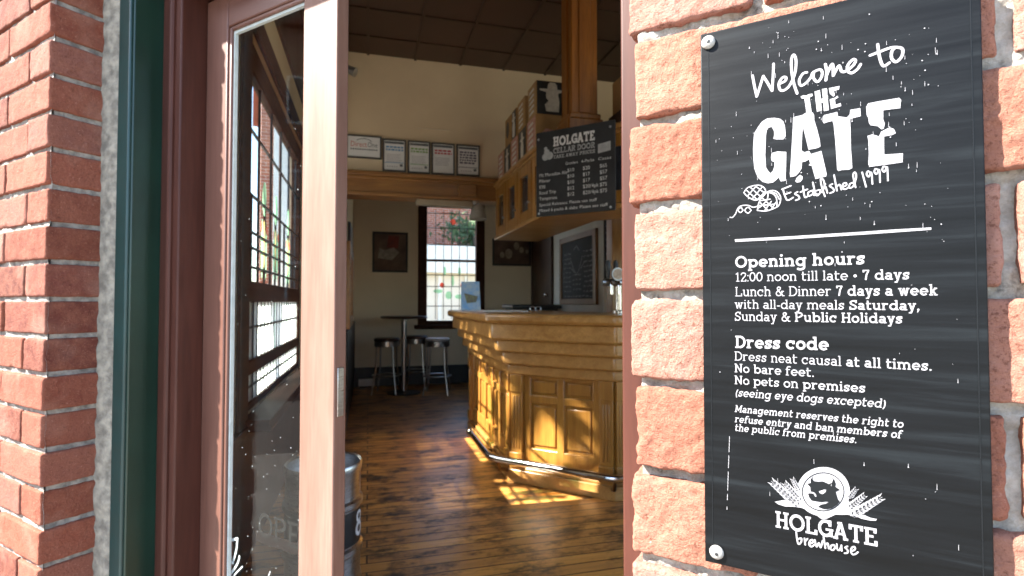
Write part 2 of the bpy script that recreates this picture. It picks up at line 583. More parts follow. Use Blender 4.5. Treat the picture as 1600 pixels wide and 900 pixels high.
def brick_block(x0, x1, y0, y1, z0, z1, step, rad, amp, seed, ystep=None):
    xs, ys, zs = grid_lines(x0, x1, step, rad), grid_lines(y0, y1, ystep or step, rad), grid_lines(z0, z1, step, rad)
    V, F = [], []
    base = 0

    def sheet(A, B, fix, which, flip):
        nonlocal base
        g = np.array(np.meshgrid(A, B, indexing='ij')).reshape(2, -1)
        pts = np.zeros((g.shape[1], 3))
        k = [i for i in range(3) if i != which]
        pts[:, k[0]], pts[:, k[1]], pts[:, which] = g[0], g[1], fix
        na, nb = len(A), len(B)
        ii, jj = np.meshgrid(np.arange(na - 1), np.arange(nb - 1), indexing='ij')
        a = (ii * nb + jj).ravel() + base
        q = np.stack([a, a + nb, a + nb + 1, a + 1], 1)
        V.append(pts)
        F.append(q[:, ::-1] if flip else q)
        base += len(pts)
    sheet(xs, zs, y0, 1, False)
    sheet(ys, zs, x0, 0, True)
    sheet(ys, zs, x1, 0, False)
    sheet(xs, ys, z0, 2, True)
    sheet(xs, ys, z1, 2, False)
    P, Q = np.concatenate(V), np.concatenate(F)
    key = np.round(P * 20000).astype(np.int64)
    u, idx, inv = np.unique(key, axis=0, return_index=True, return_inverse=True)
    P, Q = P[idx], inv.reshape(-1)[Q]
    # round the arrises unevenly, then roughen
    off = np.array([[seed * 3.17, seed * 1.31, seed * 0.73]])
    rr = rad * (0.75 + 0.9 * vnoise(P + off, 60.0) + 5.5 * np.clip(vnoise(P + off, 26.0) - 0.16, 0, 1))
    rr = np.clip(rr, rad * 0.3, rad * 2.4)[:, None]
    lo, hi = np.array([x0, y0, z0]), np.array([x1, y1, z1])
    C = np.minimum(np.maximum(P, lo + rr), hi - rr)
    D = P - C
    L = np.linalg.norm(D, axis=1, keepdims=True)
    Nn = D / np.maximum(L, 1e-9)
    Nn[L[:, 0] < 1e-9] = (0, -1, 0)
    d = amp * (1.1 * vnoise(P + off, 28) + 0.85 * vnoise(P + off, 75) + 0.65 * vnoise(P + off, 170) + 0.4 * vnoise(P + off, 330))
    pit = vnoise(P + off * 1.7, 95)
    d = d - amp * 2.2 * np.clip(pit - 0.27, 0, 1)
    P = C + Nn * rr + Nn * d[:, None]
    return P, Q


def brick_part(parent, name, blocks, seed0, amp=0.0036, tones=None):
    rnd = random.Random(seed0)
    Vs, Fs, Ts, base = [], [], [], 0
    tones = tones or [(0.31, 0.148, 0.108), (0.275, 0.120, 0.082), (0.345, 0.185, 0.145), (0.265, 0.105, 0.070), (0.32, 0.145, 0.100), (0.30, 0.152, 0.120)]
    for k, (x0, x1, y0, y1, z0, z1, step, ys) in enumerate(blocks):
        P, Q = brick_block(x0, x1, y0, y1, z0, z1, step, 0.0048, amp * rnd.uniform(0.6, 1.15), seed0 + k * 1.37, ys)
        Vs.append(P)
        Fs.append(Q + base)
        base += len(P)
        t = rnd.choice(tones)
        g = rnd.uniform(0.82, 1.12)
        Ts.append(np.tile([t[0] * g, t[1] * g, t[2] * g, 1.0], (len(P), 1)))
    P, Q, T = np.concatenate(Vs), np.concatenate(Fs), np.concatenate(Ts)
    b = BASE[parent.name]
    me = bpy.data.meshes.new(name)
    me.vertices.add(len(P))
    me.vertices.foreach_set('co', (P - np.array(b)).astype(np.float32).ravel())
    me.loops.add(Q.size)
    me.loops.foreach_set('vertex_index', Q.astype(np.int32).ravel())
    me.polygons.add(len(Q))
    me.polygons.foreach_set('loop_start', np.arange(0, Q.size, 4, dtype=np.int32))
    me.polygons.foreach_set('use_smooth', np.ones(len(Q), dtype=bool))
    me.update(calc_edges=True)
    at = me.attributes.new('tint', 'FLOAT_COLOR', 'POINT')
    at.data.foreach_set('color', T.astype(np.float32).ravel())
    me.materials.append(M_BRICK)
    o = bpy.data.objects.new(name, me)
    COL.objects.link(o)
    o.parent = parent
    BASE[o.name] = b
    return o


def rough_sheet(parent, name, x0, x1, z0, z1, y, step, amp, mat, seed):
    xs, zs = np.arange(x0, x1 + step, step), np.arange(z0, z1 + step, step)
    g = np.array(np.meshgrid(xs, zs, indexing='ij')).reshape(2, -1)
    P = np.stack([g[0], np.full(g.shape[1], y), g[1]], 1)
    n = amp * (1.2 * vnoise(P + seed, 30) + 0.8 * vnoise(P + seed, 90) + 0.5 * vnoise(P + seed, 240))
    P[:, 1] -= n
    nz = len(zs)
    mb = MB()
    mb.v = [tuple(p) for p in P]
    mb.f = [(i * nz + j, (i + 1) * nz + j, (i + 1) * nz + j + 1, i * nz + j + 1) for i in range(len(xs) - 1) for j in range(nz - 1)]
    return part(parent, name, mb, mat, smooth=60)


# ------------------------------------------------------------------ drawing flat marks
def _area(p):
    return abs(sum(p[i][0] * p[(i + 1) % len(p)][1] - p[(i + 1) % len(p)][0] * p[i][1] for i in range(len(p)))) / 2


def unions(polys):
    """clean sheets covering the polygons; split wherever the merge would flood an outline"""
    v, f = union(polys)
    got = sum(_area([v[i] for i in t]) for t in f)
    if len(polys) == 1 or got <= 1.001 * sum(_area(p) for p in polys):
        return [(v, f)]
    h = len(polys) // 2
    return unions(polys[:h]) + unions(polys[h:])


def union(polys):
    """merge overlapping 2-D polygons into one clean triangulated sheet"""
    vs_, fs_ = [], []
    xs_, ys_ = [q[0] for p in polys for q in p], [q[1] for p in polys for q in p]
    c0x, c0y = min(xs_), min(ys_)
    k = 100.0 / max(max(xs_) - c0x, max(ys_) - c0y, 1e-9)
    for p in polys:
        a = sum(p[i][0] * p[(i + 1) % len(p)][1] - p[(i + 1) % len(p)][0] * p[i][1] for i in range(len(p)))
        q = p if a > 0 else p[::-1]
        fs_.append(list(range(len(vs_), len(vs_) + len(q))))
        vs_ += [Vector(((x - c0x) * k, (y - c0y) * k)) for x, y in q]
    r = delaunay_2d_cdt(vs_, [], fs_, 0, 1e-5)
    V, F, OF = r[0], r[2], r[5]
    return [(v.x / k + c0x, v.y / k + c0y) for v in V], [tuple(f) for f, o in zip(F, OF) if o]


def disc(c, r, n=10, ry=None, a0=0.0):
    return [(c[0] + r * math.cos(a0 + 2 * math.pi * i / n), c[1] + (ry or r) * math.sin(a0 + 2 * math.pi * i / n)) for i in range(n)]


def stroke(pts, w, round_=False):
    out = []
    for a, b in zip(pts, pts[1:]):
        dx, dy = b[0] - a[0], b[1] - a[1]
        L = math.hypot(dx, dy)
        if L < 1e-9:
            continue
        nx, ny = -dy / L * w / 2, dx / L * w / 2
        out.append([(a[0] - nx, a[1] - ny), (b[0] - nx, b[1] - ny), (b[0] + nx, b[1] + ny), (a[0] + nx, a[1] + ny)])
    rng = range(len(pts)) if round_ else range(1, len(pts) - 1)
    for i in rng:
        out.append(disc(pts[i], w / 2 * 0.999, 9, a0=0.13 * i))
    return out


def spline(pts, n=5):
    P = [pts[0]] + list(pts) + [pts[-1]]
    out = []
    for i in range(1, len(P) - 2):
        p0, p1, p2, p3 = P[i - 1], P[i], P[i + 1], P[i + 2]
        for k in range(n):
            t = k / n
            out.append(tuple(0.5 * (2 * p1[j] + (p2[j] - p0[j]) * t + (2 * p0[j] - 5 * p1[j] + 4 * p2[j] - p3[j]) * t * t + (3 * p1[j] - p0[j] - 3 * p2[j] + p3[j]) * t ** 3) for j in (0, 1)))
    out.append(tuple(pts[-1]))
    return out


# slab serif alphabet: capital height 1, x-height 0.7, strokes drawn at weight w
def arc(cx, cy, rx, ry, a0, a1, n=12):
    return [(cx + rx * math.cos(R(a0 + (a1 - a0) * i / n)), cy + ry * math.sin(R(a0 + (a1 - a0) * i / n))) for i in range(n + 1)]


def glyph(ch, w):
    h, X, t, o = w / 2, 0.70, w * 0.72, 0.085
    P = []

    def V(x, y0, y1):
        P.append([(x - h, y0), (x + h, y0), (x + h, y1), (x - h, y1)])

    def H(y, x0, x1, th=None):
        q = (th or t) / 2
        P.append([(x0, y - q), (x1, y - q), (x1, y + q), (x0, y + q)])

    def sb(x, l=o, r=o, y=0.0):
        H(y + t / 2, x - h - l, x + h + r)

    def st(x, y, l=o, r=o):
        H(y - t / 2, x - h - l, x + h + r)

    def S(pts, k=w):
        P.extend(stroke(pts, k))
    W = 0.62
    L0 = o + h                                      # first stem
    if ch == ' ':
        return [], 0.30
    if ch in 'lihnmrkbpud':
        pass
    bw, cx, cy = 0.27, 0.0, X / 2                   # bowl radii on the centre line
    ry = X / 2 - h * 0.92

    def bowl(c, a0=0, a1=360):
        S(arc(c, cy, bw, ry, a0, a1, 18))
    if ch == 'l':
        V(L0, 0, 1.02); sb(L0); st(L0, 1.02, o, 0); W = L0 + h + o
    elif ch == 'i':
        V(L0, 0, X); sb(L0); st(L0, X, o, 0); P.append(disc((L0, 0.93), w * 0.62, 12)); W = L0 + h + o
    elif ch in 'nhm':
        V(L0, 0, 1.02 if ch == 'h' else X); sb(L0); st(L0, 1.02 if ch == 'h' else X, o, 0)
        a = 0.21
        x = L0
        for k in range(2 if ch == 'm' else 1):
            S(arc(x + a, X - a - h + 0.02, a, a, 180, 0, 10))
            V(x + 2 * a, 0, X - a - h + 0.03)
            sb(x + 2 * a, o * 0.8, o * 0.8)
            x += 2 * a
        W = x + h + o
    elif ch == 'r':
        V(L0, 0, X); sb(L0); st(L0, X, o, 0)
        S(arc(L0 + 0.24, X - 0.22 - h, 0.24, 0.22, 180, 55, 8)); W = L0 + 0.42
    elif ch == 'u':
        a = 0.21
        V(L0, a + h, X); st(L0, X, o, 0); S(arc(L0 + a, a + h, a, a, 180, 360, 10))
        V(L0 + 2 * a, 0, X); st(L0 + 2 * a, X, o, 0); sb(L0 + 2 * a, 0, o); W = L0 + 2 * a + h + o
    elif ch == 'o':
        bowl(h + bw); W = 2 * bw + w
    elif ch == 'e':
        c = h + bw
        bowl(c, 0, 318); H(cy, c - bw, c + bw + h * 0.98, t); W = 2 * bw + w
    elif ch == 'c':
        c = h + bw
        bowl(c, 42, 318); V(c + bw * 0.80, X * 0.60, X * 0.98); W = 2 * bw + w * 0.8
    elif ch in 'dqg':
        c = h + bw
        bowl(c)
        x = c + bw
        if ch == 'd':
            V(x, 0, 1.02); st(x, 1.02, o, 0); sb(x, 0, o)
        else:
            V(x, -0.12, X); st(x, X, 0, o)
            S(arc(x - bw, -0.10, bw, 0.17, 0, -150, 10))
        W = x + h + o
    elif ch in 'bp':
        x = L0
        bowl(x + bw)
        if ch == 'b':
            V(x, 0, 1.02); st(x, 1.02, o, 0)
        else:
            V(x, -0.30, X); st(x, X, o, 0); sb(x, y=-0.30)
        W = x + 2 * bw + h
    elif ch == 'a':
        x = 2 * 0.21 + h
        S(arc(h + 0.20, 0.215, 0.20, 0.215 - h, 0, 360, 16))
        V(x, 0, X * 0.72); sb(x, 0, o)
        S(arc(x - 0.20, X * 0.70, 0.20, X * 0.30 - h, 0, 155, 10)); W = x + h + o
    elif ch == 's':
        S(spline([(0.47, 0.50), (0.44, 0.60), (0.28, X - h), (0.11, 0.54), (0.17, 0.40), (0.36, 0.32), (0.44, 0.18), (0.28, h), (0.10, 0.10), (0.07, 0.20)], 4))
        V(0.47, 0.46, X * 0.98); V(0.075, 0.02, 0.25); W = 0.55
    elif ch == 't':
        V(L0, 0.16, 0.95); H(X - t / 2, 0.0, 0.46); S(arc(L0 + 0.16, 0.16 + 0.0, 0.16, 0.16 - h, 180, 320, 8)); W = 0.48
    elif ch == 'f':
        V(L0, 0, 0.82); sb(L0); H(X - t / 2, 0.0, 0.42); S(arc(L0 + 0.19, 0.80, 0.19, 0.22 - h + 0.02, 180, 40, 8)); W = 0.44
    elif ch in 'vywx':
        if ch == 'w':
            xs = [0.13, 0.30, 0.46, 0.62, 0.79]
            S([(xs[0], X), (xs[1], 0.0)]); S([(xs[1], 0), (xs[2], X)]); S([(xs[2], X), (xs[3], 0)]); S([(xs[3], 0), (xs[4], X)])
            for q in (0.13, 0.79):
                H(X - t / 2, q - 0.14, q + 0.14)
            W = 0.92
        elif ch == 'x':
            S([(0.12, 0), (0.50, X)]); S([(0.12, X), (0.50, 0)])
            for q in (0.12, 0.50):
                H(X - t / 2, q - 0.13, q + 0.13); H(t / 2, q - 0.13, q + 0.13)
            W = 0.62
        else:
            S([(0.12, X), (0.32, 0.0)]); S([(0.32, 0.0), (0.52, X)])
            if ch == 'y':
                S([(0.34, 0.06), (0.24, -0.25)]); H(-0.30 + t / 2, 0.05, 0.30)
            for q in (0.12, 0.52):
                H(X - t / 2, q - 0.13, q + 0.13)
            W = 0.64
    elif ch == 'k':
        V(L0, 0, 1.02); sb(L0); st(L0, 1.02, o, 0)
        S([(L0, 0.26), (0.50, X - 0.02)]); S([(0.30, 0.40), (0.52, 0.02)])
        H(X - t / 2, 0.38, 0.62); H(t / 2, 0.40, 0.66); W = 0.66
    elif ch in '.,':
        P.append(disc((h * 1.2 + 0.03, w * 0.6), w * 0.62, 12))
        if ch == ',':
            S([(h * 1.2 + 0.06, w * 0.5), (0.04, -0.19)], w * 0.6)
        W = w * 1.3 + 0.04
    elif ch == ':':
        P.append(disc((h * 1.2 + 0.03, w * 0.6), w * 0.62, 12)); P.append(disc((h * 1.2 + 0.03, X - w * 0.6), w * 0.62, 12)); W = w * 1.3 + 0.04
    elif ch == '\u2022':
        P.append(disc((0.19, 0.42), 0.15, 16)); W = 0.38
    elif ch == '-':
        H(0.33, 0.02, 0.32, w); W = 0.34
    elif ch == '(':
        S(arc(0.50, 0.36, 0.42, 0.66, 132, 228, 12)); W = 0.28
    elif ch == ')':
        S(arc(-0.22, 0.36, 0.42, 0.66, -48, 48, 12)); W = 0.28
    elif ch in 'OQ0':
        rx = 0.40 if ch == 'O' else 0.26
        S(arc(h + rx, 0.5, rx, 0.5 - h * 0.9, 0, 360, 24)); W = 2 * rx + w
    elif ch == 'C' or ch == 'G':
        S(arc(h + 0.37, 0.5, 0.37, 0.5 - h * 0.9, 48, 312 if ch == 'C' else 335, 20))
        V(h + 0.37 * 1.72, 0.64, 1.0)
        if ch == 'G':
            V(h + 0.70, 0.04, 0.44); H(0.44, 0.46, 0.92)
        W = 0.86 if ch == 'G' else 0.80
    elif ch == 'L':
        V(L0, 0, 1); sb(L0); st(L0, 1); H(t / 2, L0, 0.72); V(0.72 - h * 0.8, 0, 0.30); W = 0.74
    elif ch == 'E':
        V(L0, 0, 1); sb(L0); st(L0, 1); H(t / 2, L0, 0.74); H(1 - t / 2, L0, 0.70); H(0.52, L0, 0.54)
        V(0.74 - h * 0.8, 0, 0.30); V(0.70 - h * 0.8, 0.72, 1.0); W = 0.77
    elif ch == 'T':
        x = 0.42
        V(x, 0, 1); sb(x); H(1 - t / 2, 0.02, 0.82); V(0.02 + h * 0.8, 0.70, 1); V(0.82 - h * 0.8, 0.70, 1); W = 0.84
    elif ch == 'D':
        V(L0, 0, 1); H(t / 2, 0, 0.42); H(1 - t / 2, 0, 0.42); S(arc(0.36, 0.5, 0.40, 0.5 - h * 0.85, -90, 90, 14)); W = 0.76 + h
    elif ch in 'PRB':
        V(L0, 0, 1); sb(L0); H(1 - t / 2, 0, 0.45); H(0.47, L0, 0.45); S(arc(0.44, 0.735, 0.26, 0.265 - h * 0.8, -90, 90, 12)); W = 0.72 + h
        if ch == 'R':
            S([(0.44, 0.47), (0.68, 0.04)]); H(t / 2, 0.58, 0.86); W = 0.86
        if ch == 'B':
            H(t / 2, L0, 0.45); S(arc(0.46, 0.245, 0.29, 0.245 - h * 0.6, -90, 90, 12)); W = 0.76 + h
    elif ch == 'H':
        x2 = 0.68
        for x in (L0, x2):
            V(x, 0, 1); sb(x); st(x, 1)
        H(0.5, L0, x2); W = x2 + h + o
    elif ch == 'N':
        x2 = 0.70
        V(L0, 0, 1); V(x2, 0, 1); sb(L0); st(L0, 1, o, 0); st(x2, 1); S([(L0, 0.97), (x2, 0.03)]); W = x2 + h + o
    elif ch == 'M':
        x2 = 0.86
        V(L0, 0, 1); V(x2, 0, 1); sb(L0); sb(x2); st(L0, 1, o, 0); st(x2, 1, 0, o)
        xm = (L0 + x2) / 2
        S([(L0, 0.98), (xm, 0.20)]); S([(xm, 0.20), (x2, 0.98)]); W = x2 + h + o
    elif ch == 'A':
        S([(0.14, 0), (0.44, 1.0)]); S([(0.74, 0), (0.44, 1.0)]); H(0.33, 0.24, 0.64)
        for q in (0.14, 0.74):
            H(t / 2, q - 0.15, q + 0.15)
        H(1 - t / 2, 0.26, 0.52); W = 0.88
    elif ch == 'S':
        S(spline([(0.60, 0.74), (0.56, 0.86), (0.36, 1 - h), (0.13, 0.80), (0.16, 0.60), (0.40, 0.48), (0.58, 0.34), (0.54, 0.14), (0.34, h), (0.12, 0.14), (0.08, 0.28)], 4))
        V(0.60, 0.70, 1.0); V(0.085, 0.0, 0.32); W = 0.68
    elif ch in 'KWY':
        if ch == 'K':
            V(L0, 0, 1); sb(L0); st(L0, 1); S([(L0, 0.40), (0.62, 0.97)]); S([(0.34, 0.58), (0.66, 0.03)]); H(t / 2, 0.54, 0.84); H(1 - t / 2, 0.50, 0.78); W = 0.84
        elif ch == 'W':
            S([(0.13, 1), (0.34, 0)]); S([(0.34, 0), (0.55, 0.95)]); S([(0.55, 0.95), (0.76, 0)]); S([(0.76, 0), (0.97, 1)])
            for q in (0.13, 0.97):
                H(1 - t / 2, q - 0.15, q + 0.15)
            W = 1.1
        else:
            S([(0.13, 1), (0.42, 0.42)]); S([(0.71, 1), (0.42, 0.42)]); V(0.42, 0, 0.45); sb(0.42)
            for q in (0.13, 0.71):
                H(1 - t / 2, q - 0.15, q + 0.15)
            W = 0.84
    elif ch == 'I':
        V(L0, 0, 1); sb(L0); st(L0, 1); W = L0 + h + o
    elif ch == '1':
        V(0.26, 0, 1); sb(0.26, 0.12, 0.12); S([(0.27, 0.94), (0.06, 0.80)], t * 1.1); W = 0.48
    elif ch == '2':
        S(spline([(0.07, 0.72), (0.12, 0.88), (0.30, 1 - h), (0.50, 0.86), (0.48, 0.62), (0.26, 0.34), (0.09, 0.06)], 4)); H(t / 2, 0.03, 0.58); V(0.58 - h * 0.7, 0, 0.22); W = 0.60
    elif ch == '7':
        H(1 - t / 2, 0.03, 0.56); V(0.03 + h * 0.7, 0.76, 1); S([(0.52, 0.94), (0.34, 0.55), (0.26, 0.0)]); W = 0.58
    elif ch == '&':
        S(spline([(0.78, 0.02), (0.50, 0.34), (0.24, 0.68), (0.22, 0.86), (0.36, 1 - h), (0.50, 0.86), (0.46, 0.70), (0.20, 0.50), (0.09, 0.28), (0.16, 0.10), (0.36, h), (0.56, 0.14), (0.70, 0.44)], 4)); H(0.50, 0.58, 0.86); H(t / 2, 0.66, 0.92); W = 0.90
    else:
        H(0.35, 0.05, 0.45); W = 0.5
    return P, W


_GC = {}


def slab_text(segments, slant=0.0, track=0.075):
    """segments: (text, weight) runs -> triangulated sheets in em units, total width"""
    x, out = 0.0, []
    for text, w in segments:
        for ch in text:
            key = (ch, round(w, 3))
            if key not in _GC:
                P, W = glyph(ch, w)
                _GC[key] = (union(P) if P else ([], []), W)
            (gv, gf), W = _GC[key]
            out.append(([(x + gx + slant * gy, gy) for gx, gy in gv], gf))
            x += W + track
    return out, x - track


# ================================================================== THE SETTING
struct('ground', MB().add([(-300, -300, -0.16), (300, -300, -0.16), (300, 300, -0.16), (-300, 300, -0.16)], [(0, 1, 2, 3)]), M_GROUND, 'world')
struct('road', MB().box(-14, -3.6, -60, 60, -0.158, -0.15), M_ASPHALT)
struct('footpath', MB().prism([(-3.6, -6), (6, -6), (6, -0.4), (1.05, -0.4), (-0.95, 1.68), (-0.95, 60), (-3.6, 60)], -0.15, -0.03), M_PAVE)
struct('floor', MB().prism([(5.0, -0.1), (1.20, -0.1), (0.86, 0.12), (-0.62, 1.62), (-0.62, 8.1), (5.0, 8.1)], -0.06, 0.0), M_FLOOR)
CEIL = 3.44
struct('ceiling', MB().prism([(5.1, -0.35), (1.1, -0.35), (-0.92, 1.67), (-0.92, 8.2), (5.1, 8.2)], CEIL, CEIL + 0.25), M_CEIL)
cb = MB()
for i in range(13):
    v = -0.45 + i * 0.42
    cb.box(v, v + 0.022, 0.9 if v < 0.9 else 0.0, 8.0, CEIL - 0.012, CEIL + 0.01)
for j in range(18):
    u = 0.2 + j * 0.44
    cb.box(max(-0.6, 1.35 - u), 5.0, u, u + 0.022, CEIL - 0.009, CEIL + 0.01)
struct('ceiling_trim', cb, wood('ceiling batten', (0.055, 0.024, 0.014), (0.03, 0.013, 0.008), 'x', 0.4))

# ---- entrance wall: two brick piers and the lintel over the door
EL, ER = -1.527, -0.1625
CF = 0.522
JZ, CP = 1.207, 0.0864
pl = thing('brick_pier', 'rough red brick pier beside the green door post, its return face in shade', 'brick pier', 'fac', (-1.67, 0.66, -0.15), 'brick piers of the entrance')
blocks = []
for k in range(-14, 12):
    z0, z1 = JZ + k * CP + 0.0055, JZ + (k + 1) * CP - 0.0055
    fine = 0.0042 if -8 <= k <= 8 else 0.009
    if k % 2:
        cuts = [(EL - 0.236, EL), (EL - 0.37, EL - 0.247)]
    else:
        cuts = [(EL - 0.112, EL), (EL - 0.37, EL - 0.123)]
    for a, b in cuts:
        j = random.Random(k * 9 + int(a * 100)).uniform(-0.0015, 0.0015)
        blocks.append((a + (random.Random(k + 77).uniform(-.002, .002) if b < EL else 0), b + (random.Random(k + 5).uniform(-.004, .002) if b == EL else 0), CF + j * 1.5, CF + 0.112, z0, z1, fine, fine))
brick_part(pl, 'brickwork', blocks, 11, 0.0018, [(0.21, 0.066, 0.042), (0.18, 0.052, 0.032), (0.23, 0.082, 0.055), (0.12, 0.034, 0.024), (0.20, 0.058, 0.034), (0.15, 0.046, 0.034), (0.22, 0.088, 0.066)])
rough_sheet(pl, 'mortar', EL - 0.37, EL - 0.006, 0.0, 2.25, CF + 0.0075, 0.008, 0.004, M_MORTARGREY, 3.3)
core = MB().box(-1.895, EL - 0.007, CF + 0.012, 0.80, -0.15, 2.30)
part(pl, 'backing', core, M_MORTARGREY)
# mortar seen between the courses on the return face, and the fillet against the timber
fil = MB()
rnd = random.Random(5)
zz = np.arange(-0.1, 2.2, 0.018)
pts = [(EL - 0.02, 0.628, z) for z in zz] + [(EL + 0.002 + rnd.uniform(-.002, .003), 0.626 + rnd.uniform(-.003, .003), z) for z in zz] + \
      [(-1.488 + rnd.uniform(-.004, .006), 0.634 + rnd.uniform(-.003, .003), z) for z in zz] + [(-1.455 + rnd.uniform(-.003, .004), 0.648, z) for z in zz]
n = len(zz)
fil.v = pts
fil.f = [(r * n + i, (r + 1) * n + i, (r + 1) * n + i + 1, r * n + i + 1) for r in range(3) for i in range(n - 1)]
part(pl, 'mortar_fillet', fil, M_REVEAL_MORTAR, smooth=50)

pr = thing('brick_pier', 'sunlit rough red brick pier carrying the black welcome sign', 'brick pier', 'fac', (0.20, 0.66, -0.15), 'brick piers of the entrance')
blocks = []
for k in range(-14, 12):
    z0, z1 = JZ + k * CP + 0.0048, JZ + (k + 1) * CP - 0.0048
    near = -4 <= k <= 4
    if k % 2 == 0:
        cuts = [(ER, 0.1165), (0.1265, 0.40), (0.412, 0.68), (0.692, 1.0)]
    else:
        cuts = [(ER, -0.052), (-0.040, 0.232), (0.244, 0.52), (0.532, 0.80), (0.812, 1.0)]
    for a, b in cuts:
        j = random.Random(k * 7 + int(a * 100)).uniform(-0.002, 0.002)
        a2 = a + (random.Random(k).uniform(-0.004, 0.003) if a == ER else 0)
        fine = 0.0023 if near and a < 0.13 else 0.010
        blocks.append((a2, b, CF + j, CF + 0.105, z0, z1, fine, 0.004 if near and a < 0.13 else 0.012))
brick_part(pr, 'brickwork', blocks, 47, 0.0033)
rough_sheet(pr, 'mortar', ER + 0.006, 0.22, 0.80, 1.66, CF + 0.0085, 0.0026, 0.0075, M_MORTAR, 8.1)
part(pr, 'backing', MB().box(ER + 0.008, 1.02, CF + 0.014, 0.80, -0.15, 2.30), M_MORTAR)

lt = thing('door_lintel', 'brick wall band over the doorway', 'wall', 'fac', (-0.8, 0.66, 2.15))
part(lt, 'brickwork', MB().box(-1.82, 1.02, CF + 0.004, 0.80, 2.17, CEIL + 0.2), M_BRICKWORK)

# ---- door frame
df = thing('door_frame', 'dark green and red brown timber frame of the entrance doorway', 'door frame', 'fac', (-0.8, 0.72, 0.0))
DH = 1.955
part(df, 'green_post', MB().box(-1.47, -1.41, 0.6405, 0.79, 0, 2.16), M_GREEN, 0.003)
part(df, 'green_edge_bead', MB().box(-1.468, -1.414, 0.633, 0.6435, 0, 2.16), M_TEAL, 0.004)
jm = MB().box(-1.411, -1.328, 0.705, 0.80, 0, 2.16)
part(df, 'jamb', jm, M_FRAME, 0.004)
part(df, 'jamb_bead', MB().tube([(-1.360, 0.703, 0), (-1.360, 0.703, 2.0)], 0.008, 10), M_FRAME)
jr = MB().box(-0.232, -0.158, 0.695, 0.80, 0, 2.16)
part(df, 'jamb', jr, M_FRAME, 0.004)
part(df, 'jamb_facing', MB().box(-0.212, -0.150, 0.636, 0.694, 0, 2.16), M_FRAME, 0.003)
part(df, 'head', MB().box(-1.328, -0.232, 0.700, 0.80, DH + 0.004, 2.16), M_FRAME, 0.004)
part(df, 'threshold', MB().box(-1.47, -0.15, 0.56, 0.82, -0.15, 0.012), M_DARKWOOD, 0.006)

# ---- closed leaf with long glass
D0, D1 = 0.765, 0.797
dl = thing('glazed_door', 'closed red brown door leaf with one tall clear pane and a sunlit stile', 'door', 'fac', (-1.3, 0.78, 0.015), 'leaves of the entrance door')
A0, A1, B0, B1 = -1.325, -1.238, -0.963, -0.859
sh = MB().box(A0, A1, D0, D1, 0.02, DH - 0.004)
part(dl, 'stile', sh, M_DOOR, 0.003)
part(dl, 'stile', MB().box(B0, B1, D0, D1, 0.02, DH - 0.004), M_DOORLIT, 0.003, label='stile coloured paler for the sun on it')
GT = 1.868
part(dl, 'rail', MB().box(A1, B0, D0 + 0.001, D1 - 0.001, GT, DH - 0.006), M_DOORH, 0.003)
part(dl, 'rail', MB().box(A1, B0, D0 + 0.001, D1 - 0.001, 0.022, 0.30), M_DOORH, 0.003)
gb = MB()
gb.box(A1, A1 + 0.010, D0 + 0.004, D0 + 0.018, 0.30, GT)
gb.box(B0 - 0.008, B0, D0 + 0.006, D0 + 0.018, 0.30, GT)
gb.box(A1 + 0.010, B0 - 0.008, D0 + 0.004, D0 + 0.018, GT - 0.010, GT)
gb.box(A1 + 0.010, B0 - 0.008, D0 + 0.004, D0 + 0.018, 0.30, 0.312)
part(dl, 'glazing_bead', gb, M_DOOR, 0.003)
pt = MB()
pt.box(A1 + 0.010, A1 + 0.015, D0 + 0.010, D0 + 0.018, 0.312, GT - 0.010)
pt.box(A1 + 0.015, B0 - 0.008, D0 + 0.010, D0 + 0.018, GT - 0.016, GT - 0.010)
part(dl, 'putty_line', pt, plain('pale putty', (0.42, 0.46, 0.45), (0.34, 0.38, 0.37), 40, 0.6))
GP = D0 + 0.0195
gl = part(dl, 'glass_pane', MB().box(A1 + 0.004, B0 - 0.004, GP, GP + 0.005, 0.305, GT - 0.004), M_GLASS)
et = []


def etched(pts, w):
    q = [on_plane(330 + a / 7.5, 780 + b / 7.5, 'fac', 'y', GP - 0.0006) for a, b in spline(pts, 4)]
    et.extend(stroke([(p[0], p[2]) for p in q], w, True))


for pts, w in (([(222, 215), (178, 420), (135, 505)], .0035), ([(130, 505), (158, 610), (165, 700)], .006), ([(150, 580), (225, 490), (310, 460)], .006),
               ([(305, 470), (295, 590), (262, 715)], .0065), ([(165, 705), (205, 735), (255, 745)], .007), ([(330, 670), (305, 760), (220, 890), (190, 960)], .006),
               ([(155, 745), (122, 820), (140, 950)], .006), ([(365, 790), (270, 890), (230, 960)], .004), ([(690, 850), (660, 930)], .003)):
    etched(pts, w)
ev, ef = union(et)
part(gl, 'etched_ornament', MB().add([(x, GP - 0.0006, z) for x, z in ev], ef), M_ETCH, smooth=0)
spk = MB()
rnd = random.Random(3)
for i in range(70):
    x, z, r = rnd.uniform(A1 + .02, B0 - .02), rnd.uniform(0.55, 1.6) if i % 3 else rnd.uniform(.55, .9), rnd.uniform(.0004, .0013)
    spk.add([(px_, GP - 0.0008, pz_) for px_, pz_ in disc((x, z), r, 6)], [(0, 1, 2, 3, 4, 5)])
part(gl, 'dirt_specks', spk, M_ETCH, smooth=0)
part(dl, 'latch_plate', MB().box(B1 - 0.0005, B1 + 0.002, D0 + 0.008, D1 - 0.008, 0.965, 1.065), M_STEEL, 0.001)

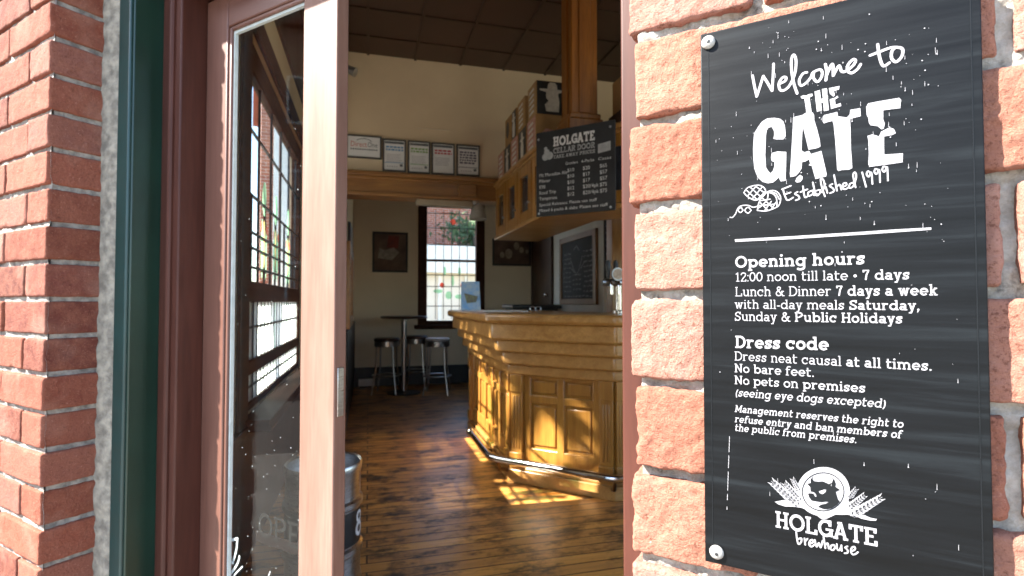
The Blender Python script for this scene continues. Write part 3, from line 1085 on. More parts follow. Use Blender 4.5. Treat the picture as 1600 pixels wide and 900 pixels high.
dr = thing('glazed_door', 'second red brown door leaf swung open into the bar behind the brick pier', 'door', 'fac', (-0.235, 0.80, 0.015), 'leaves of the entrance door')
for c0, c1 in ((0.802, 0.90), (1.285, 1.38)):
    part(dr, 'stile', MB().box(-0.231, -0.199, c0, c1, 0.02, DH - 0.004), M_DOOR, 0.003)
part(dr, 'rail', MB().box(-0.230, -0.200, 0.90, 1.285, GT, DH - 0.006), M_DOOR, 0.003)
part(dr, 'rail', MB().box(-0.230, -0.200, 0.90, 1.285, 0.022, 0.30), M_DOOR, 0.003)
part(dr, 'glass_pane', MB().box(-0.218, -0.213, 0.898, 1.287, 0.298, GT + 0.002), M_GLASS)

# open sign hanging on the inside of the pane
osn = thing('open_sign', 'small dark sign reading OPEN behind the lower door glass', 'sign', 'fac', (-1.02, 0.803, 0.6))
x0_, _, z1_ = on_plane(402, 828, 'fac', 'y', 0.806)
x1_, _, z0_ = on_plane(500, 880, 'fac', 'y', 0.806)
part(osn, 'board', MB().box(x0_, x1_, 0.803, 0.808, z0_, z1_), plain('brown acrylic', (0.008, 0.0036, 0.003), (0.006, 0.003, 0.0024), 8, 0.8, spec=0.05), 0.001)
sheets, tw = slab_text([('OPEN', 0.15)])
sc = (x1_ - x0_ - 0.016) / tw
ob = MB()
for gv, gf in sheets:
    ob.add([(x0_ + 0.008 + gx * sc, 0.8022, z0_ + 0.016 + gy * sc) for gx, gy in gv], gf)
part(osn, 'lettering', ob, plain('faded letters', (0.016, 0.014, 0.0135), (0.009, 0.008, 0.0075), 60, 0.9, spec=0.05), smooth=0)

# ---- interior walls --------------------------------------------------------
VW = -0.55                                         # inner face of the street wall with windows
BU = 4.95                                          # plane of the beam
lw = thing('window_wall', 'street side wall with a tall leaded window beyond the door glass', 'wall', 'room', (-0.73, 3.0, 0))
WU0, WU1, WZ0, WZ1 = 2.70, 4.87, 0.66, 2.50
wb = MB()
wb.prism([(-0.92, 1.68), (VW, 1.70), (VW, WU0), (-0.92, WU0)], -0.1, CEIL)
wb.box(-0.66, VW, WU1, BU + 0.06, -0.1, CEIL)
wb.box(-0.66, VW, WU0, WU1, -0.1, WZ0)
wb.box(-0.66, VW, WU0, WU1, WZ1, CEIL)
part(lw, 'plaster', wb, M_PLASTER)
part(lw, 'outer_brickwork', MB().box(-0.93, -0.921, 1.69, 3.2, -0.1, CEIL).box(-0.668, -0.661, WU1, 8.0, -0.1, CEIL).box(-0.668, -0.661, 3.2, WU1, -0.1, WZ0).box(-0.668, -0.661, 3.2, WU1, WZ1, CEIL), M_BRICKWORK)
part(lw, 'sun_limiting_reveal', MB().box(-0.92, -0.68, WU0 - 0.01, 3.2, -0.1, CEIL), M_BRICKWORK)  # unseen mass added across the opening to trim the sun patch indoors
part(lw, 'frieze_board', MB().box(VW - 0.002, VW + 0.02, 1.72, BU, 2.86, CEIL), M_DARKWOOD)
part(lw, 'dado', MB().box(VW - 0.002, VW + 0.018, 1.72, BU, 0, 0.60).box(VW - 0.002, VW + 0.03, 1.72, BU, 0.60, 0.64), M_DARKWOOD, 0.003)


def leaded_window(parent, mp, a0, a1, z0, z1, fr, bars, lines, cols, frost_below, motif, sill, casing=0.0):
    """mp maps (a, d, z) to the frame; d grows into the room"""
    def bx(m, p0, p1, d0, d1, q0, q1):
        A, B = mp(p0, d0, q0), mp(p1, d1, q1)
        m.box(min(A[0], B[0]), max(A[0], B[0]), min(A[1], B[1]), max(A[1], B[1]), q0, q1)
    f = MB()
    fd = 0.02 if casing else 0.05
    bx(f, a0, a0 + fr, -0.05, fd, z0, z1)
    bx(f, a1 - fr, a1, -0.05, fd, z0, z1)
    bx(f, a0 + fr, a1 - fr, -0.05, fd - 0.002, z1 - fr, z1)
    bx(f, a0 + fr, a1 - fr, -0.05, fd - 0.002, z0, z0 + fr * 0.5)
    for b0, b1 in bars:
        bx(f, a0 + fr, a1 - fr, -0.03, 0.018, b0, b1)
    w = part(parent, 'window', f, M_DARKWOODH, 0.006)
    sl = MB()
    bx(sl, a0 - 0.05, a1 + 0.05, 0.03, sill, z0 - 0.05, z0 + 0.004)
    part(w, 'sill', sl, M_DARKWOODH, 0.006)
    if casing:
        cs_ = MB()
        bx(cs_, a0 - 0.17, a0 + 0.004, casing, casing + 0.018, z0 - 0.05, z1 + 0.12)
        bx(cs_, a1 - 0.004, a1 + 0.07, casing, casing + 0.022, z0 - 0.05, z1 + 0.12)
        bx(cs_, a0 + 0.004, a1 - 0.004, casing, casing + 0.0215, z1 - 0.004, z1 + 0.12)
        part(w, 'casing', cs_, M_DARKWOODH, 0.004)
    c = MB()
    for z in lines:
        bx(c, a0 + fr, a1 - fr, -0.006, 0.006, z - 0.006, z + 0.006)
    for a, q0, q1 in cols:
        bx(c, a - 0.004, a + 0.004, -0.0065, 0.0065, q0, q1)
    part(w, 'came', c, M_LEAD)
    if frost_below > z0:
        g = MB()
        bx(g, a0 + fr - 0.003, a1 - fr + 0.003, -0.002, 0.002, z0 + 0.01, frost_below)
        part(w, 'obscured_pane', g, M_FROST)
    g = MB()
    bx(g, a0 + fr - 0.003, a1 - fr + 0.003, -0.002, 0.002, max(frost_below, z0 + 0.01), z1 - fr + 0.003)
    part(w, 'clear_pane', g, M_PANE)
    for nm, mat, polys in motif:
        m = MB()
        for poly in polys:
            vs_ = [mp(a, 0.004, z) for a, z in poly]
            m.add(vs_, [tuple(range(len(vs_)))])
        part(w, nm, m, mat, smooth=0)
    return w


def petal(a, z, ra, rz, n=14, p=1.0):
    return [(a + ra * math.sin(2 * math.pi * i / n) * (abs(math.cos(math.pi * i / n)) ** (p - 1) if p > 1 else 1), z + rz * math.cos(2 * math.pi * i / n)) for i in range(n)]


cols = [(2.95 + 0.105 * i, 0.70, 1.20) for i in range(1, 18)] + [(2.80 + 0.37 * i, 1.75, 2.36) for i in range(1, 6)] + [(2.80 + 0.185 * i, 1.306, 1.75) for i in range(1, 11)]
mot = [('green_leaves', M_GGREEN, []), ('red_flowers', M_GRED, []), ('amber_buds', M_GAMBER, [])]
for am in (3.32, 3.72, 4.25):
    mot[0][2].extend([petal(am - 0.055, 1.50, 0.035, 0.17), petal(am + 0.055, 1.50, 0.035, 0.17), petal(am, 1.79, 0.06, 0.10), [(am - .008, .68), (am + .008, .68), (am + .008, 1.20), (am - .008, 1.20)]])
    mot[1][2].extend([petal(am - 0.075, 1.62, 0.022, 0.03), petal(am + 0.075, 1.62, 0.022, 0.03)])
    mot[2][2].append(petal(am, 1.53, 0.024, 0.14))
leaded_window(lw, lambda a, d, z: (-0.585 + d, a, z), WU0, WU1, WZ0, WZ1, 0.07, [(0.835, 0.906), (1.20, 1.306), (2.36, 2.44)],
              [0.77, 1.07, 1.38, 1.48, 1.56, 1.75, 2.08], cols, 1.20, mot, 0.16, 0.0365)

nw = thing('plaster_wall', 'narrow cream side wall at the left of the back room', 'wall', 'room', (-0.5, 6.4, 0))
part(nw, 'plaster', MB().box(-0.66, -0.215, BU + 0.03, 8.15, -0.1, CEIL), M_PLASTERPALE)
part(nw, 'skirting', MB().box(-0.217, -0.195, BU + 0.2, 7.92, 0, 0.25), M_BLACK, 0.004)
part(nw, 'black_wainscot', MB().box(-0.217, -0.185, BU + 0.16, 7.9, 0.25, 0.93), M_BLACK, 0.004)
part(nw, 'corner_board', MB().box(-0.56, -0.198, BU - 0.01, BU + 0.032, 0.0, 2.155).box(-0.216, -0.198, BU + 0.03, BU + 0.14, 0, 2.155), M_OAKRED, 0.004)
part(nw, 'plinth_block', MB().box(-0.57, -0.19, BU - 0.03, BU + 0.15, 0, 0.2), M_OAKRED, 0.005)

uw = thing('plaster_wall', 'cream upper wall above the brown beam', 'wall', 'room', (2.0, 5.05, 2.36))
part(uw, 'plaster', MB().box(-0.655, 5.1, BU, BU + 0.16, 2.30, CEIL + 0.02), M_PLASTER)
part(uw, 'cable_clip', MB().box(0.42, 0.72, BU - 0.006, BU + 0.001, 2.80, 2.806), M_PLASTERPALE)

bm_ = thing('timber_beam', 'brown stained beam with mouldings across the room opening', 'beam', 'room', (1.0, 5.05, 2.15))
part(bm_, 'beam', MB().box(-0.62, 2.55, BU - 0.035, BU + 0.22, 2.155, 2.325), M_BEAM, 0.004)
part(bm_, 'moulding', MB().box(-0.62, 2.55, BU - 0.075, BU + 0.1, 2.325, 2.365).box(-0.62, 2.55, BU - 0.055, BU + 0.1, 2.300, 2.3255), M_BEAM, 0.008)
part(bm_, 'lower_moulding', MB().box(-0.62, 2.55, BU - 0.05, BU - 0.034, 2.150, 2.182), M_BEAM, 0.005)
part(bm_, 'corbel_block', MB().box(0.80, 0.97, BU - 0.060, BU - 0.03, 2.185, 2.298), M_BEAM, 0.008)
part(bm_, 'pale_batten', MB().box(0.42, 0.95, BU + 0.03, BU + 0.12, 2.105, 2.156), plain('beige timber', (0.36, 0.29, 0.20), (0.28, 0.22, 0.15), 6, 0.6), 0.004)

FU = 7.92
WA0, WA1 = on_plane(653, 450, 'room', 'y', FU)[0], on_plane(757, 450, 'room', 'y', FU)[0]
fw = thing('plaster_wall', 'dim far wall of the back room with the tall leaded window', 'wall', 'room', (1.0, 8.0, 0))
m = MB()
m.box(-0.66, WA0, FU, FU + 0.25, -0.1, CEIL).box(WA1, 5.1, FU, FU + 0.25, -0.1, CEIL)
m.box(WA0, WA1, FU, FU + 0.25, -0.1, 0.88).box(WA0, WA1, FU, FU + 0.25, 2.72, CEIL)
part(fw, 'plaster', m, M_PLASTERPALE)
part(fw, 'skirting', MB().box(-0.215, 2.45, FU - 0.025, FU + 0.001, 0, 0.27), M_BLACK, 0.004)
cen = (WA0 + WA1) / 2
gw = (WA1 - WA0) / 2 - 0.14
cols = [(cen - gw + 2 * gw * i / 6, 0.95, 2.58) for i in range(1, 6)]
mot = [('red_flowers', M_GRED, [petal(cen + .02, 2.40, .04, .045), petal(cen - .14, 1.45, .035, .04), petal(cen + .17, 1.45, .035, .04)]),
       ('green_leaves', M_GGREEN, [petal(cen - .2, 1.36, .07, .03), petal(cen - .04, 1.30, .05, .06), petal(cen + .12, 1.28, .07, .035), petal(cen - .10, 1.66, .02, .07), petal(cen + .12, 1.66, .02, .07), petal(cen + .02, 1.52, .018, .09)])]
leaded_window(fw, lambda a, d, z: (a, FU + 0.03 - d, z), WA0, WA1, 0.86, 2.74, 0.13, [(1.80, 1.835)], [1.14, 1.43, 1.60, 2.05, 2.3, 2.52], cols, 0.0, mot, 0.14)

rw = thing('plaster_wall', 'pale wall behind the bar carrying the chalkboard', 'wall', 'room', (2.5, 6.6, 0))
part(rw, 'plaster', MB().box(2.45, 2.62, 5.32, FU + 0.05, -0.1, CEIL), plain('off white plaster', (0.66, 0.65, 0.61), (0.58, 0.57, 0.53), 2, 0.8))
dd = part(rw, 'door', MB().box(2.425, 2.452, 7.02, 7.80, 0.0, 2.16), M_DARKWOOD, 0.004)
part(dd, 'architrave', MB().box(2.41, 2.451, 6.94, 7.02, 0, 2.24).box(2.41, 2.451, 7.80, 7.87, 0, 2.24).box(2.41, 2.451, 7.02, 7.80, 2.16, 2.24), M_DARKWOOD, 0.005)
part(dd, 'handle', MB().ball((2.39, 7.10, 1.30), 0.03), M_CHROME)

bw_ = thing('back_bar_wall', 'wood lined wall behind the beer taps', 'wall', 'room', (3.6, 5.1, 0))
part(bw_, 'panelling', MB().box(2.56, 5.1, BU + 0.10, BU + 0.2, 0, 2.32), M_BEAM)
part(bw_, 'pilaster', MB().box(2.39, 2.535, BU + 0.03, BU + 0.17, 0, 2.155), M_OAKV, 0.006)
part(bw_, 'shelf', MB().box(2.55, 4.9, BU - 0.16, BU + 0.1, 1.45, 1.48).box(2.55, 4.9, BU - 0.16, BU + 0.1, 1.8, 1.83), M_BEAM, 0.003)

ew = thing('plaster_wall', 'end wall of the bar room past the counter, with a window added for daylight', 'wall', 'room', (5.05, 2.4, 0))
part(ew, 'plaster', MB().box(5.0, 5.2, -0.35, 0.5, -0.1, CEIL + 0.01).box(5.0, 5.2, 2.7, BU + 0.1, -0.1, CEIL + 0.01).box(5.0, 5.2, 0.5, 2.7, -0.1, 0.5).box(5.0, 5.2, 0.5, 2.7, 3.1, CEIL + 0.01), M_PLASTER)
f = MB().box(5.06, 5.12, 0.5, 0.57, 0.5, 3.1).box(5.06, 5.12, 2.63, 2.7, 0.5, 3.1).box(5.061, 5.119, 0.57, 2.63, 0.5, 0.57).box(5.061, 5.119, 0.57, 2.63, 3.03, 3.1)
w_ = part(ew, 'window', f, M_DARKWOOD)  # opening added out of view for more sky light indoors
part(w_, 'clear_pane', MB().box(5.088, 5.092, 0.55, 2.65, 0.55, 3.05), M_PANE)
sw = thing('window_wall', 'second street wall with an unseen wide clear window added for daylight', 'wall', 'room', (3.0, -0.2, 0))
m = MB()
m.prism([(1.12, -0.36), (1.75, -0.36), (1.75, -0.08), (1.22, -0.08), (0.93, 0.20), (0.80, 0.09)], -0.1, CEIL)
m.box(4.85, 5.1, -0.36, -0.08, -0.1, CEIL).box(1.75, 4.85, -0.36, -0.08, -0.1, 0.45).box(1.75, 4.85, -0.36, -0.08, 3.15, CEIL)
part(sw, 'masonry', m, M_PLASTER)
f = MB().box(1.75, 4.85, -0.26, -0.2, 0.45, 0.51).box(1.75, 4.85, -0.26, -0.2, 3.09, 3.15)
for a in (1.75, 3.27, 4.79):
    f.box(a, a + 0.06, -0.262, -0.198, 0.51, 3.09)
w_ = part(sw, 'window', f, M_DARKWOOD)  # unseen window put in to bring fill light into the bar
part(w_, 'clear_pane', MB().box(1.80, 4.80, -0.232, -0.228, 0.50, 3.10), M_PANE)

# ================================================================== THE BAR
S2 = math.sqrt(0.5)
bar = thing('bar_counter', 'golden oak bar counter with panelled front and steel foot rail', 'bar', 'room', (1.2, 4.0, 0))


def bar_outline(d, far=5.0):
    return [(0.94 - d, far + d), (0.94 - d, 3.51 - 0.414 * d), (1.45 - 0.414 * d, 3.0 - d), (4.95, 3.0 - d), (4.95, 3.62), (1.78, 3.62), (1.56, 3.84), (1.56, far + d)]


part(bar, 'counter_top', MB().prism(bar_outline(0.20), 1.062, 1.124), M_OAKH, 0.022, seg=3)
cz = MB()
cz.prism(bar_outline(0.155), 0.953, 1.0615).prism(bar_outline(0.115), 0.872, 0.951).prism(bar_outline(0.070), 0.785, 0.870).prism(bar_outline(0.03), 0.715, 0.783)
part(bar, 'cornice', cz, M_OAKH, 0.012)
part(bar, 'carcass', MB().prism(bar_outline(-0.022), 0.0, 0.714), M_OAKV)
part(bar, 'plinth', MB().prism(bar_outline(0.028), 0.0, 0.085).prism(bar_outline(0.016), 0.085, 0.105), M_OAKH, 0.006)
faces = [((0.94, 5.0), (0, -1), (-1, 0), 1.49, 5), ((0.94, 3.51), (S2, -S2), (-S2, -S2), 0.721, 2), ((1.45, 3.0), (1, 0), (0, -1), 3.45, 9)]
for o, ds, dn, L, nc in faces:
    st, pn = MB(), MB()
    p0 = 0.088
    for e0 in (0.0, L - p0 - 0.004):
        pi = MB()
        pi.obox(o, ds, dn, e0 + 0.004, e0 + p0, -0.03, 0.020, 0.105, 0.70).obox(o, ds, dn, e0, e0 + p0 + 0.004, -0.03, 0.030, 0.60, 0.716).obox(o, ds, dn, e0 - 0.002, e0 + p0 + 0.006, -0.03, 0.034, 0.104, 0.20)
        for q in range(3):                          # fluting
            pi.obox(o, ds, dn, e0 + 0.020 + q * 0.02, e0 + 0.030 + q * 0.02, 0.0, 0.0255, 0.225, 0.575)
        part(bar, 'pilaster', pi, M_OAKV, 0.004)
    a, b = p0 + 0.004, L - p0 - 0.004
    wst = 0.05
    cw = (b - a - wst) / nc
    for i in range(nc + 1):
        st.obox(o, ds, dn, a + i * cw, a + i * cw + wst, -0.03, 0.0, 0.108, 0.714)
    for z0, z1 in ((0.108, 0.235), (0.535, 0.585), (0.69, 0.7135)):
        st.obox(o, ds, dn, a, b, -0.03, -0.001, z0, z1)
    for i in range(nc):
        for z0, z1 in ((0.255, 0.515), (0.60, 0.677)):
            pn.obox(o, ds, dn, a + i * cw + wst + 0.016, a + (i + 1) * cw - 0.016, -0.025, -0.013, z0, z1)
    part(bar, 'panel_frame', st, M_OAKV, 0.005)
    part(bar, 'panel', pn, M_OAKV, 0.008)


def railpt(d):
    return (0.94 - d, 3.51 - 0.414 * d), (1.45 - 0.414 * d, 3.0 - d)


r1, r2 = railpt(0.16)
path = [(r1[0], 4.16, 0.18), (r1[0], 3.62, 0.18)]
for t_ in (0.25, 0.5, 0.75):
    a_ = (r1[0], r1[1] + 0.08)
    c_ = (r1[0] + 0.06, r1[1] - 0.06)
    path.append(((1 - t_) ** 2 * a_[0] + 2 * t_ * (1 - t_) * r1[0] + t_ ** 2 * c_[0], (1 - t_) ** 2 * a_[1] + 2 * t_ * (1 - t_) * r1[1] + t_ ** 2 * c_[1], 0.18))
for t_ in (0.0, 0.25, 0.5, 0.75, 1.0):
    a_, c_ = (r2[0] - 0.06, r2[1] + 0.06), (r2[0] + 0.09, r2[1])
    path.append(((1 - t_) ** 2 * a_[0] + 2 * t_ * (1 - t_) * r2[0] + t_ ** 2 * c_[0], (1 - t_) ** 2 * a_[1] + 2 * t_ * (1 - t_) * r2[1] + t_ ** 2 * c_[1], 0.18))
path.append((4.6, r2[1], 0.18))
fr_ = part(bar, 'foot_rail', MB().tube(path, 0.024, 16).ball((r1[0], 4.16, 0.18), 0.034), M_CHROME)
for bx_, by_, ex, ey in ((r1[0], 4.0, 0.94, 4.0), (r1[0] + 0.035, r1[1] - 0.01, 0.93, 3.53), (r2[0], r2[1] + 0.02, 1.44, 3.02), (2.6, r2[1], 2.6, 3.0)):
    part(fr_, 'bracket', MB().tube([(bx_, by_, 0.17), (bx_ + (ex - bx_) * .25, by_ + (ey - by_) * .25, 0.10), (ex, ey, 0.06)], 0.012, 10), plain('dull bronze', (0.16, 0.10, 0.05), (0.10, 0.06, 0.03), 20, 0.4, metal=0.9))

# overhead canopy
cn = thing('bar_canopy', 'overhead oak cabinet canopy hung above the bar', 'bar canopy', 'room', (1.6, 4.0, 1.79))


def can_outline(d, inner=0.42):
    return [(1.164 - d, 4.93), (1.164 - d, 3.386 - 0.414 * d), (1.60 - 0.414 * d, 2.95 - d), (4.95, 2.95 - d), (4.95, 2.95 + inner), (1.60 + inner * 0.414, 2.95 + inner), (1.164 + inner, 3.386 + inner * 0.414), (1.164 + inner, 4.93)]


part(cn, 'carcass', MB().prism(can_outline(-0.02), 1.80, 2.30), M_OAKV)
part(cn, 'top_moulding', MB().prism(can_outline(0.03), 2.285, 2.32).prism(can_outline(0.012), 2.262, 2.285), M_OAKH, 0.008)
part(cn, 'bottom_moulding', MB().prism(can_outline(0.022), 1.785, 1.818), M_OAKH, 0.008)
for o, ds, dn, L, nc in (((1.164, 4.93), (0, -1), (-1, 0), 1.544, 4), ((1.164, 3.386), (S2, -S2), (-S2, -S2), 0.6166, 2), ((1.60, 2.95), (1, 0), (0, -1), 3.3, 7)):
    cw = L / nc
    for i in range(nc):
        a, b = i * cw + 0.006, (i + 1) * cw - 0.006
        d_ = MB()
        d_.obox(o, ds, dn, a, a + 0.085, -0.024, 0.006, 1.822, 2.258).obox(o, ds, dn, b - 0.085, b, -0.024, 0.006, 1.822, 2.258)
        d_.obox(o, ds, dn, a + 0.085, b - 0.085, -0.024, 0.005, 1.822, 1.90).obox(o, ds, dn, a + 0.085, b - 0.085, -0.024, 0.005, 2.18, 2.258)
        q = part(cn, 'door', d_, M_OAKV, 0.004)
        part(q, 'dark_glass', MB().obox(o, ds, dn, a + 0.08, b - 0.08, -0.016, -0.012, 1.895, 2.185), plain('dark glass', (0.03, 0.035, 0.045), (0.06, 0.065, 0.08), 5, 0.08))
        part(q, 'knob', MB().ball((o[0] + ds[0] * (b - .04) + dn[0] * .015, o[1] + ds[1] * (b - .04) + dn[1] * .015, 1.95), 0.012, 10), M_STEEL)

# timber post from canopy to ceiling
tp = thing('timber_post', 'orange stained square timber post between canopy and ceiling', 'post', 'room', (1.43, 3.5, 2.32))
c0, c1, w2 = 1.43, 3.50, 0.098
m = MB().box(c0 - w2, c0 + w2, c1 - w2, c1 + w2, 2.32, CEIL)
part(tp, 'shaft', m, M_OAKRED, 0.008)
part(tp, 'base', MB().box(c0 - w2 - .03, c0 + w2 + .03, c1 - w2 - .03, c1 + w2 + .03, 2.321, 2.46).box(c0 - w2 - .018, c0 + w2 + .018, c1 - w2 - .018, c1 + w2 + .018, 2.46, 2.50), M_OAKRED, 0.01)
part(tp, 'moulding_strip', MB().box(c0 - 0.045, c0 + 0.045, c1 - w2 - 0.012, c1 - w2 + .001, 2.50, CEIL).box(c0 - w2 - 0.012, c0 - w2 + .001, c1 - 0.045, c1 + 0.045, 2.50, CEIL), M_OAKRED, 0.006)

# menu board
mbd = thing('menu_board', 'black price board headed HOLGATE hung on the bar canopy', 'menu board', 'room', (1.25, 3.15, 1.76))
o, ds, dn = (1.06, 3.34), (S2, -S2), (-S2, -S2)
LB, Z0, Z1 = 0.540, 1.758, 2.312
part(mbd, 'board', MB().obox(o, ds, dn, 0, LB, -0.012, 0, Z0, Z1), M_CHALK, 0.002)
for a in (0.06, LB - 0.10):
    part(mbd, 'batten', MB().obox(o, ds, dn, a, a + 0.04, -0.13, -0.012, 2.10, 2.14), M_OAKV)
for a, z in ((0.018, Z1 - 0.045), (LB - 0.03, Z1 - 0.04), (0.02, Z0 + 0.02), (LB - 0.03, Z0 + 0.02)):
    part(mbd, 'fixing_cap', MB().ball((o[0] + ds[0] * a + dn[0] * .001, o[1] + ds[1] * a + dn[1] * .001, z), 0.008, 10), M_SILVER)


def bp_(a, z, n=0.0008):
    return (o[0] + ds[0] * a + dn[0] * n, o[1] + ds[1] * a + dn[1] * n, z)


def font_mesh(text, size):
    c = bpy.data.curves.new('font', 'FONT')
    c.body = text
    c.size = size
    c.resolution_u = 2
    ob_ = bpy.data.objects.new('font', c)
    me = bpy.data.meshes.new_from_object(ob_)
    v = [(p.co.x, p.co.y) for p in me.vertices]
    f_ = [tuple(p.vertices) for p in me.polygons]
    bpy.data.objects.remove(ob_)
    bpy.data.curves.remove(c)
    bpy.data.meshes.remove(me)
    return v, f_


tx = MB()


def board_text(text, a, z, size, maxw=None, n=0.0008):
    v, f_ = font_mesh(text, size)
    w = max(p[0] for p in v)
    k = maxw / w if maxw else 1.0
    tx.add([bp_(a + p[0] * k, z + p[1], n) for p in v], f_)


sheets, tw = slab_text([('HOLGATE', 0.24)])
k = 0.285 / tw
for gv, gf in sheets:
    tx.add([bp_(0.125 + gx * k, 2.205 + gy * 0.062) for gx, gy in gv], gf)
part(mbd, 'title', tx, M_WHITE, smooth=0)
tx = MB()
for s_, z, hgt, w in (('CELLAR DOOR', 2.158, 0.036, 0.285), ('TAKE AWAY PRICES', 2.126, 0.022, 0.285)):
    sheets, tw = slab_text([(s_, 0.2)])
    for gv, gf in sheets:
        tx.add([bp_(0.125 + gx * w / tw, z + gy * hgt) for gx, gy in gv], gf)
for i, (cx_, cz_, r_) in enumerate(((0.078, 2.175, 0.020), (0.068, 2.145, 0.024), (0.098, 2.15, 0.026), (0.07, 2.2, .012))):
    tx.add([bp_(a, z) for a, z in disc((cx_, cz_), r_, 12)], [tuple(range(12))])
tx.add([bp_(a, z) for a, z in ((0.43, 2.118), (0.512, 2.128), (0.512, 2.185), (0.43, 2.175))], [(0, 1, 2, 3)])
part(mbd, 'heading', tx, plain('grey chalk', (0.42, 0.43, 0.44), (0.3, 0.31, 0.32), 40, 0.7), smooth=0)
tx = MB()
for a, s_ in ((0.21, 'Growlers'), (0.32, '6-Packs'), (0.43, 'Cases')):
    board_text(s_, a, 2.075, 0.026, 0.085)
rows = [('Mt Macedon Ale', '$10', '$20', '$65'), ('Pilsner', '$10', '$17', '$57'), ('ESB', '$10', '$17', '$57'), ('Road Trip', '$12', '$20/4pk', '$75'), ('Temptress', '$12', '$20/4pk', '$75')]
for i, (nm, a1, a2, a3) in enumerate(rows):
    z = 2.022 - i * 0.0385
    board_text(nm, 0.022, z - 0.004, 0.030)
    for a, s_ in ((0.222, a1), (0.328, a2), (0.44, a3)):
        board_text(s_, a, z + 0.006, 0.032)
board_text('Special Releases: Please see staff', 0.022, 1.825, 0.027, 0.40)
board_text('Mixed 6 packs & slabs: Please see staff', 0.022, 1.788, 0.027, 0.47)
part(mbd, 'price_list', tx, M_WHITE, smooth=0)

# cartons on the canopy
G_BOX = 'beer cartons stacked on the bar canopy'


def carton(v0, v1, u0, u1, z0, z1, body, face_mat, kind, label):
    t = thing('beer_carton', label, 'carton', 'room', ((v0 + v1) / 2, (u0 + u1) / 2, z0), G_BOX)
    part(t, 'box', MB().box(v0, v1, u0, u1, z0, z1), body, 0.004)
    f_ = MB().box(v0 - 0.0015, v0 + 0.001, u0 + 0.008, u1 - 0.008, z0 + 0.01, z1 - 0.01)
    part(t, 'side_print', f_, face_mat)
    g = MB()
    um, h_ = (u0 + u1) / 2, z1 - z0
    if kind == 'bottle':
        prof = [(-.035, .08), (.035, .08), (.042, .45), (.02, .62), (.06, .66), (.06, .70), (.022, .72), (.018, .88), (-.018, .88), (-.022, .72), (-.06, .70), (-.06, .66), (-.02, .62), (-.042, .45)]
        g.add([(v0 - 0.003, um - a, z0 + b * h_) for a, b in prof], [tuple(range(len(prof)))])
    elif kind == 'oval':
        g.add([(v0 - 0.003, um - a, z0 + h_ * .55 + b) for a, b in disc((0, 0), .05, 14, .075)], [tuple(range(14))])
    else:
        for q in range(5):
            g.add([(v0 - 0.003, um - a, z0 + b * h_) for a, b in ((-.07, .12 + q * .16), (.06, .14 + q * .16), (.05, .22 + q * .16), (-.05, .2 + q * .16))], [(0, 1, 2, 3)])
    part(t, 'emblem', g, M_BLACK if kind == 'oval' else M_CREAMPRINT, smooth=0)
    return t


CV, CT = 1.185, 2.3205
lows = [(4.71, 'pink'), (4.47, 'black'), (4.23, 'pink'), (3.99, 'black'), (3.745, 'pink')]
lab = {4.71: 'pink fronted carton at the far end of the bottom row', 4.47: 'black fronted carton near the far end of the bottom row', 4.23: 'pink fronted carton in the middle of the bottom row',
       3.99: 'black fronted carton with a pale bottle shape in the bottom row', 3.745: 'nearest bottom carton, brown end with round maroon seal above the price board'}
for u, kd in lows:
    t = carton(CV, CV + 0.27, u, u + 0.225, CT, CT + 0.275, M_KRAFT, M_PINK if kd == 'pink' else M_BLACK, 'text' if kd == 'pink' else 'bottle', lab[u])
    if u == 3.745:
        part(t, 'seal', MB().add([(CV + 0.205 + a, u - 0.002, CT + 0.15 + b) for a, b in disc((0, 0), 0.05, 20)], [tuple(range(20))]).add([(CV + 0.08 + a, u - 0.002, CT + 0.13 + b) for a, b in ((-.04, 0), (.06, -.01), (.07, .03), (0, .04))], [(0, 1, 2, 3)]), M_PINK, smooth=0)
        part(t, 'seal_centre', MB().add([(CV + 0.205 + a, u - 0.003, CT + 0.15 + b) for a, b in disc((0, 0), 0.037, 20)], [tuple(range(20))]), plain('maroon print', (0.10, 0.025, 0.03), (0.06, 0.015, 0.02), 60, 0.7), smooth=0)
ups = [(4.50, 0.20, 'kraft', 'oval', 'brown carton with a dark oval, farthest of the upper row'), (4.33, 0.13, 'black', 'bottle', 'narrow black carton in the upper row'),
       (4.06, 0.22, 'kraft', 'text', 'tall brown carton in the middle of the upper row')]
for u, wd, kd, em, lb in ups:
    carton(CV + 0.01, CV + 0.26, u, u + wd, CT + 0.2755, CT + 0.53, M_KRAFT, M_KRAFT if kd == 'kraft' else M_BLACK, em, lb)
t = carton(CV + 0.01, CV + 0.26, 3.76, 3.98, CT + 0.2755, CT + 0.535, M_KRAFT, M_KRAFT, 'text', 'black ended carton with a white figure, top of the stack beside the timber post')
part(t, 'end_print', MB().box(CV + 0.014, CV + 0.256, 3.7575, 3.761, CT + 0.282, CT + 0.53), M_BLACK)
fig = [(-.05, .02), (.05, .02), (.055, .10), (.045, .15), (.05, .165), (.10, .175), (.10, .187), (.04, .19), (.035, .225), (.02, .24), (-.02, .24), (-.035, .225), (-.04, .19), (-.10, .187), (-.10, .175), (-.05, .165), (-.05, .12), (-.03, .10), (-.06, .07)]
part(t, 'figure_print', MB().add([(CV + 0.135 + a, 3.756, CT + 0.283 + b) for a, b in fig], [tuple(range(len(fig)))]), M_CREAMPRINT, smooth=0)
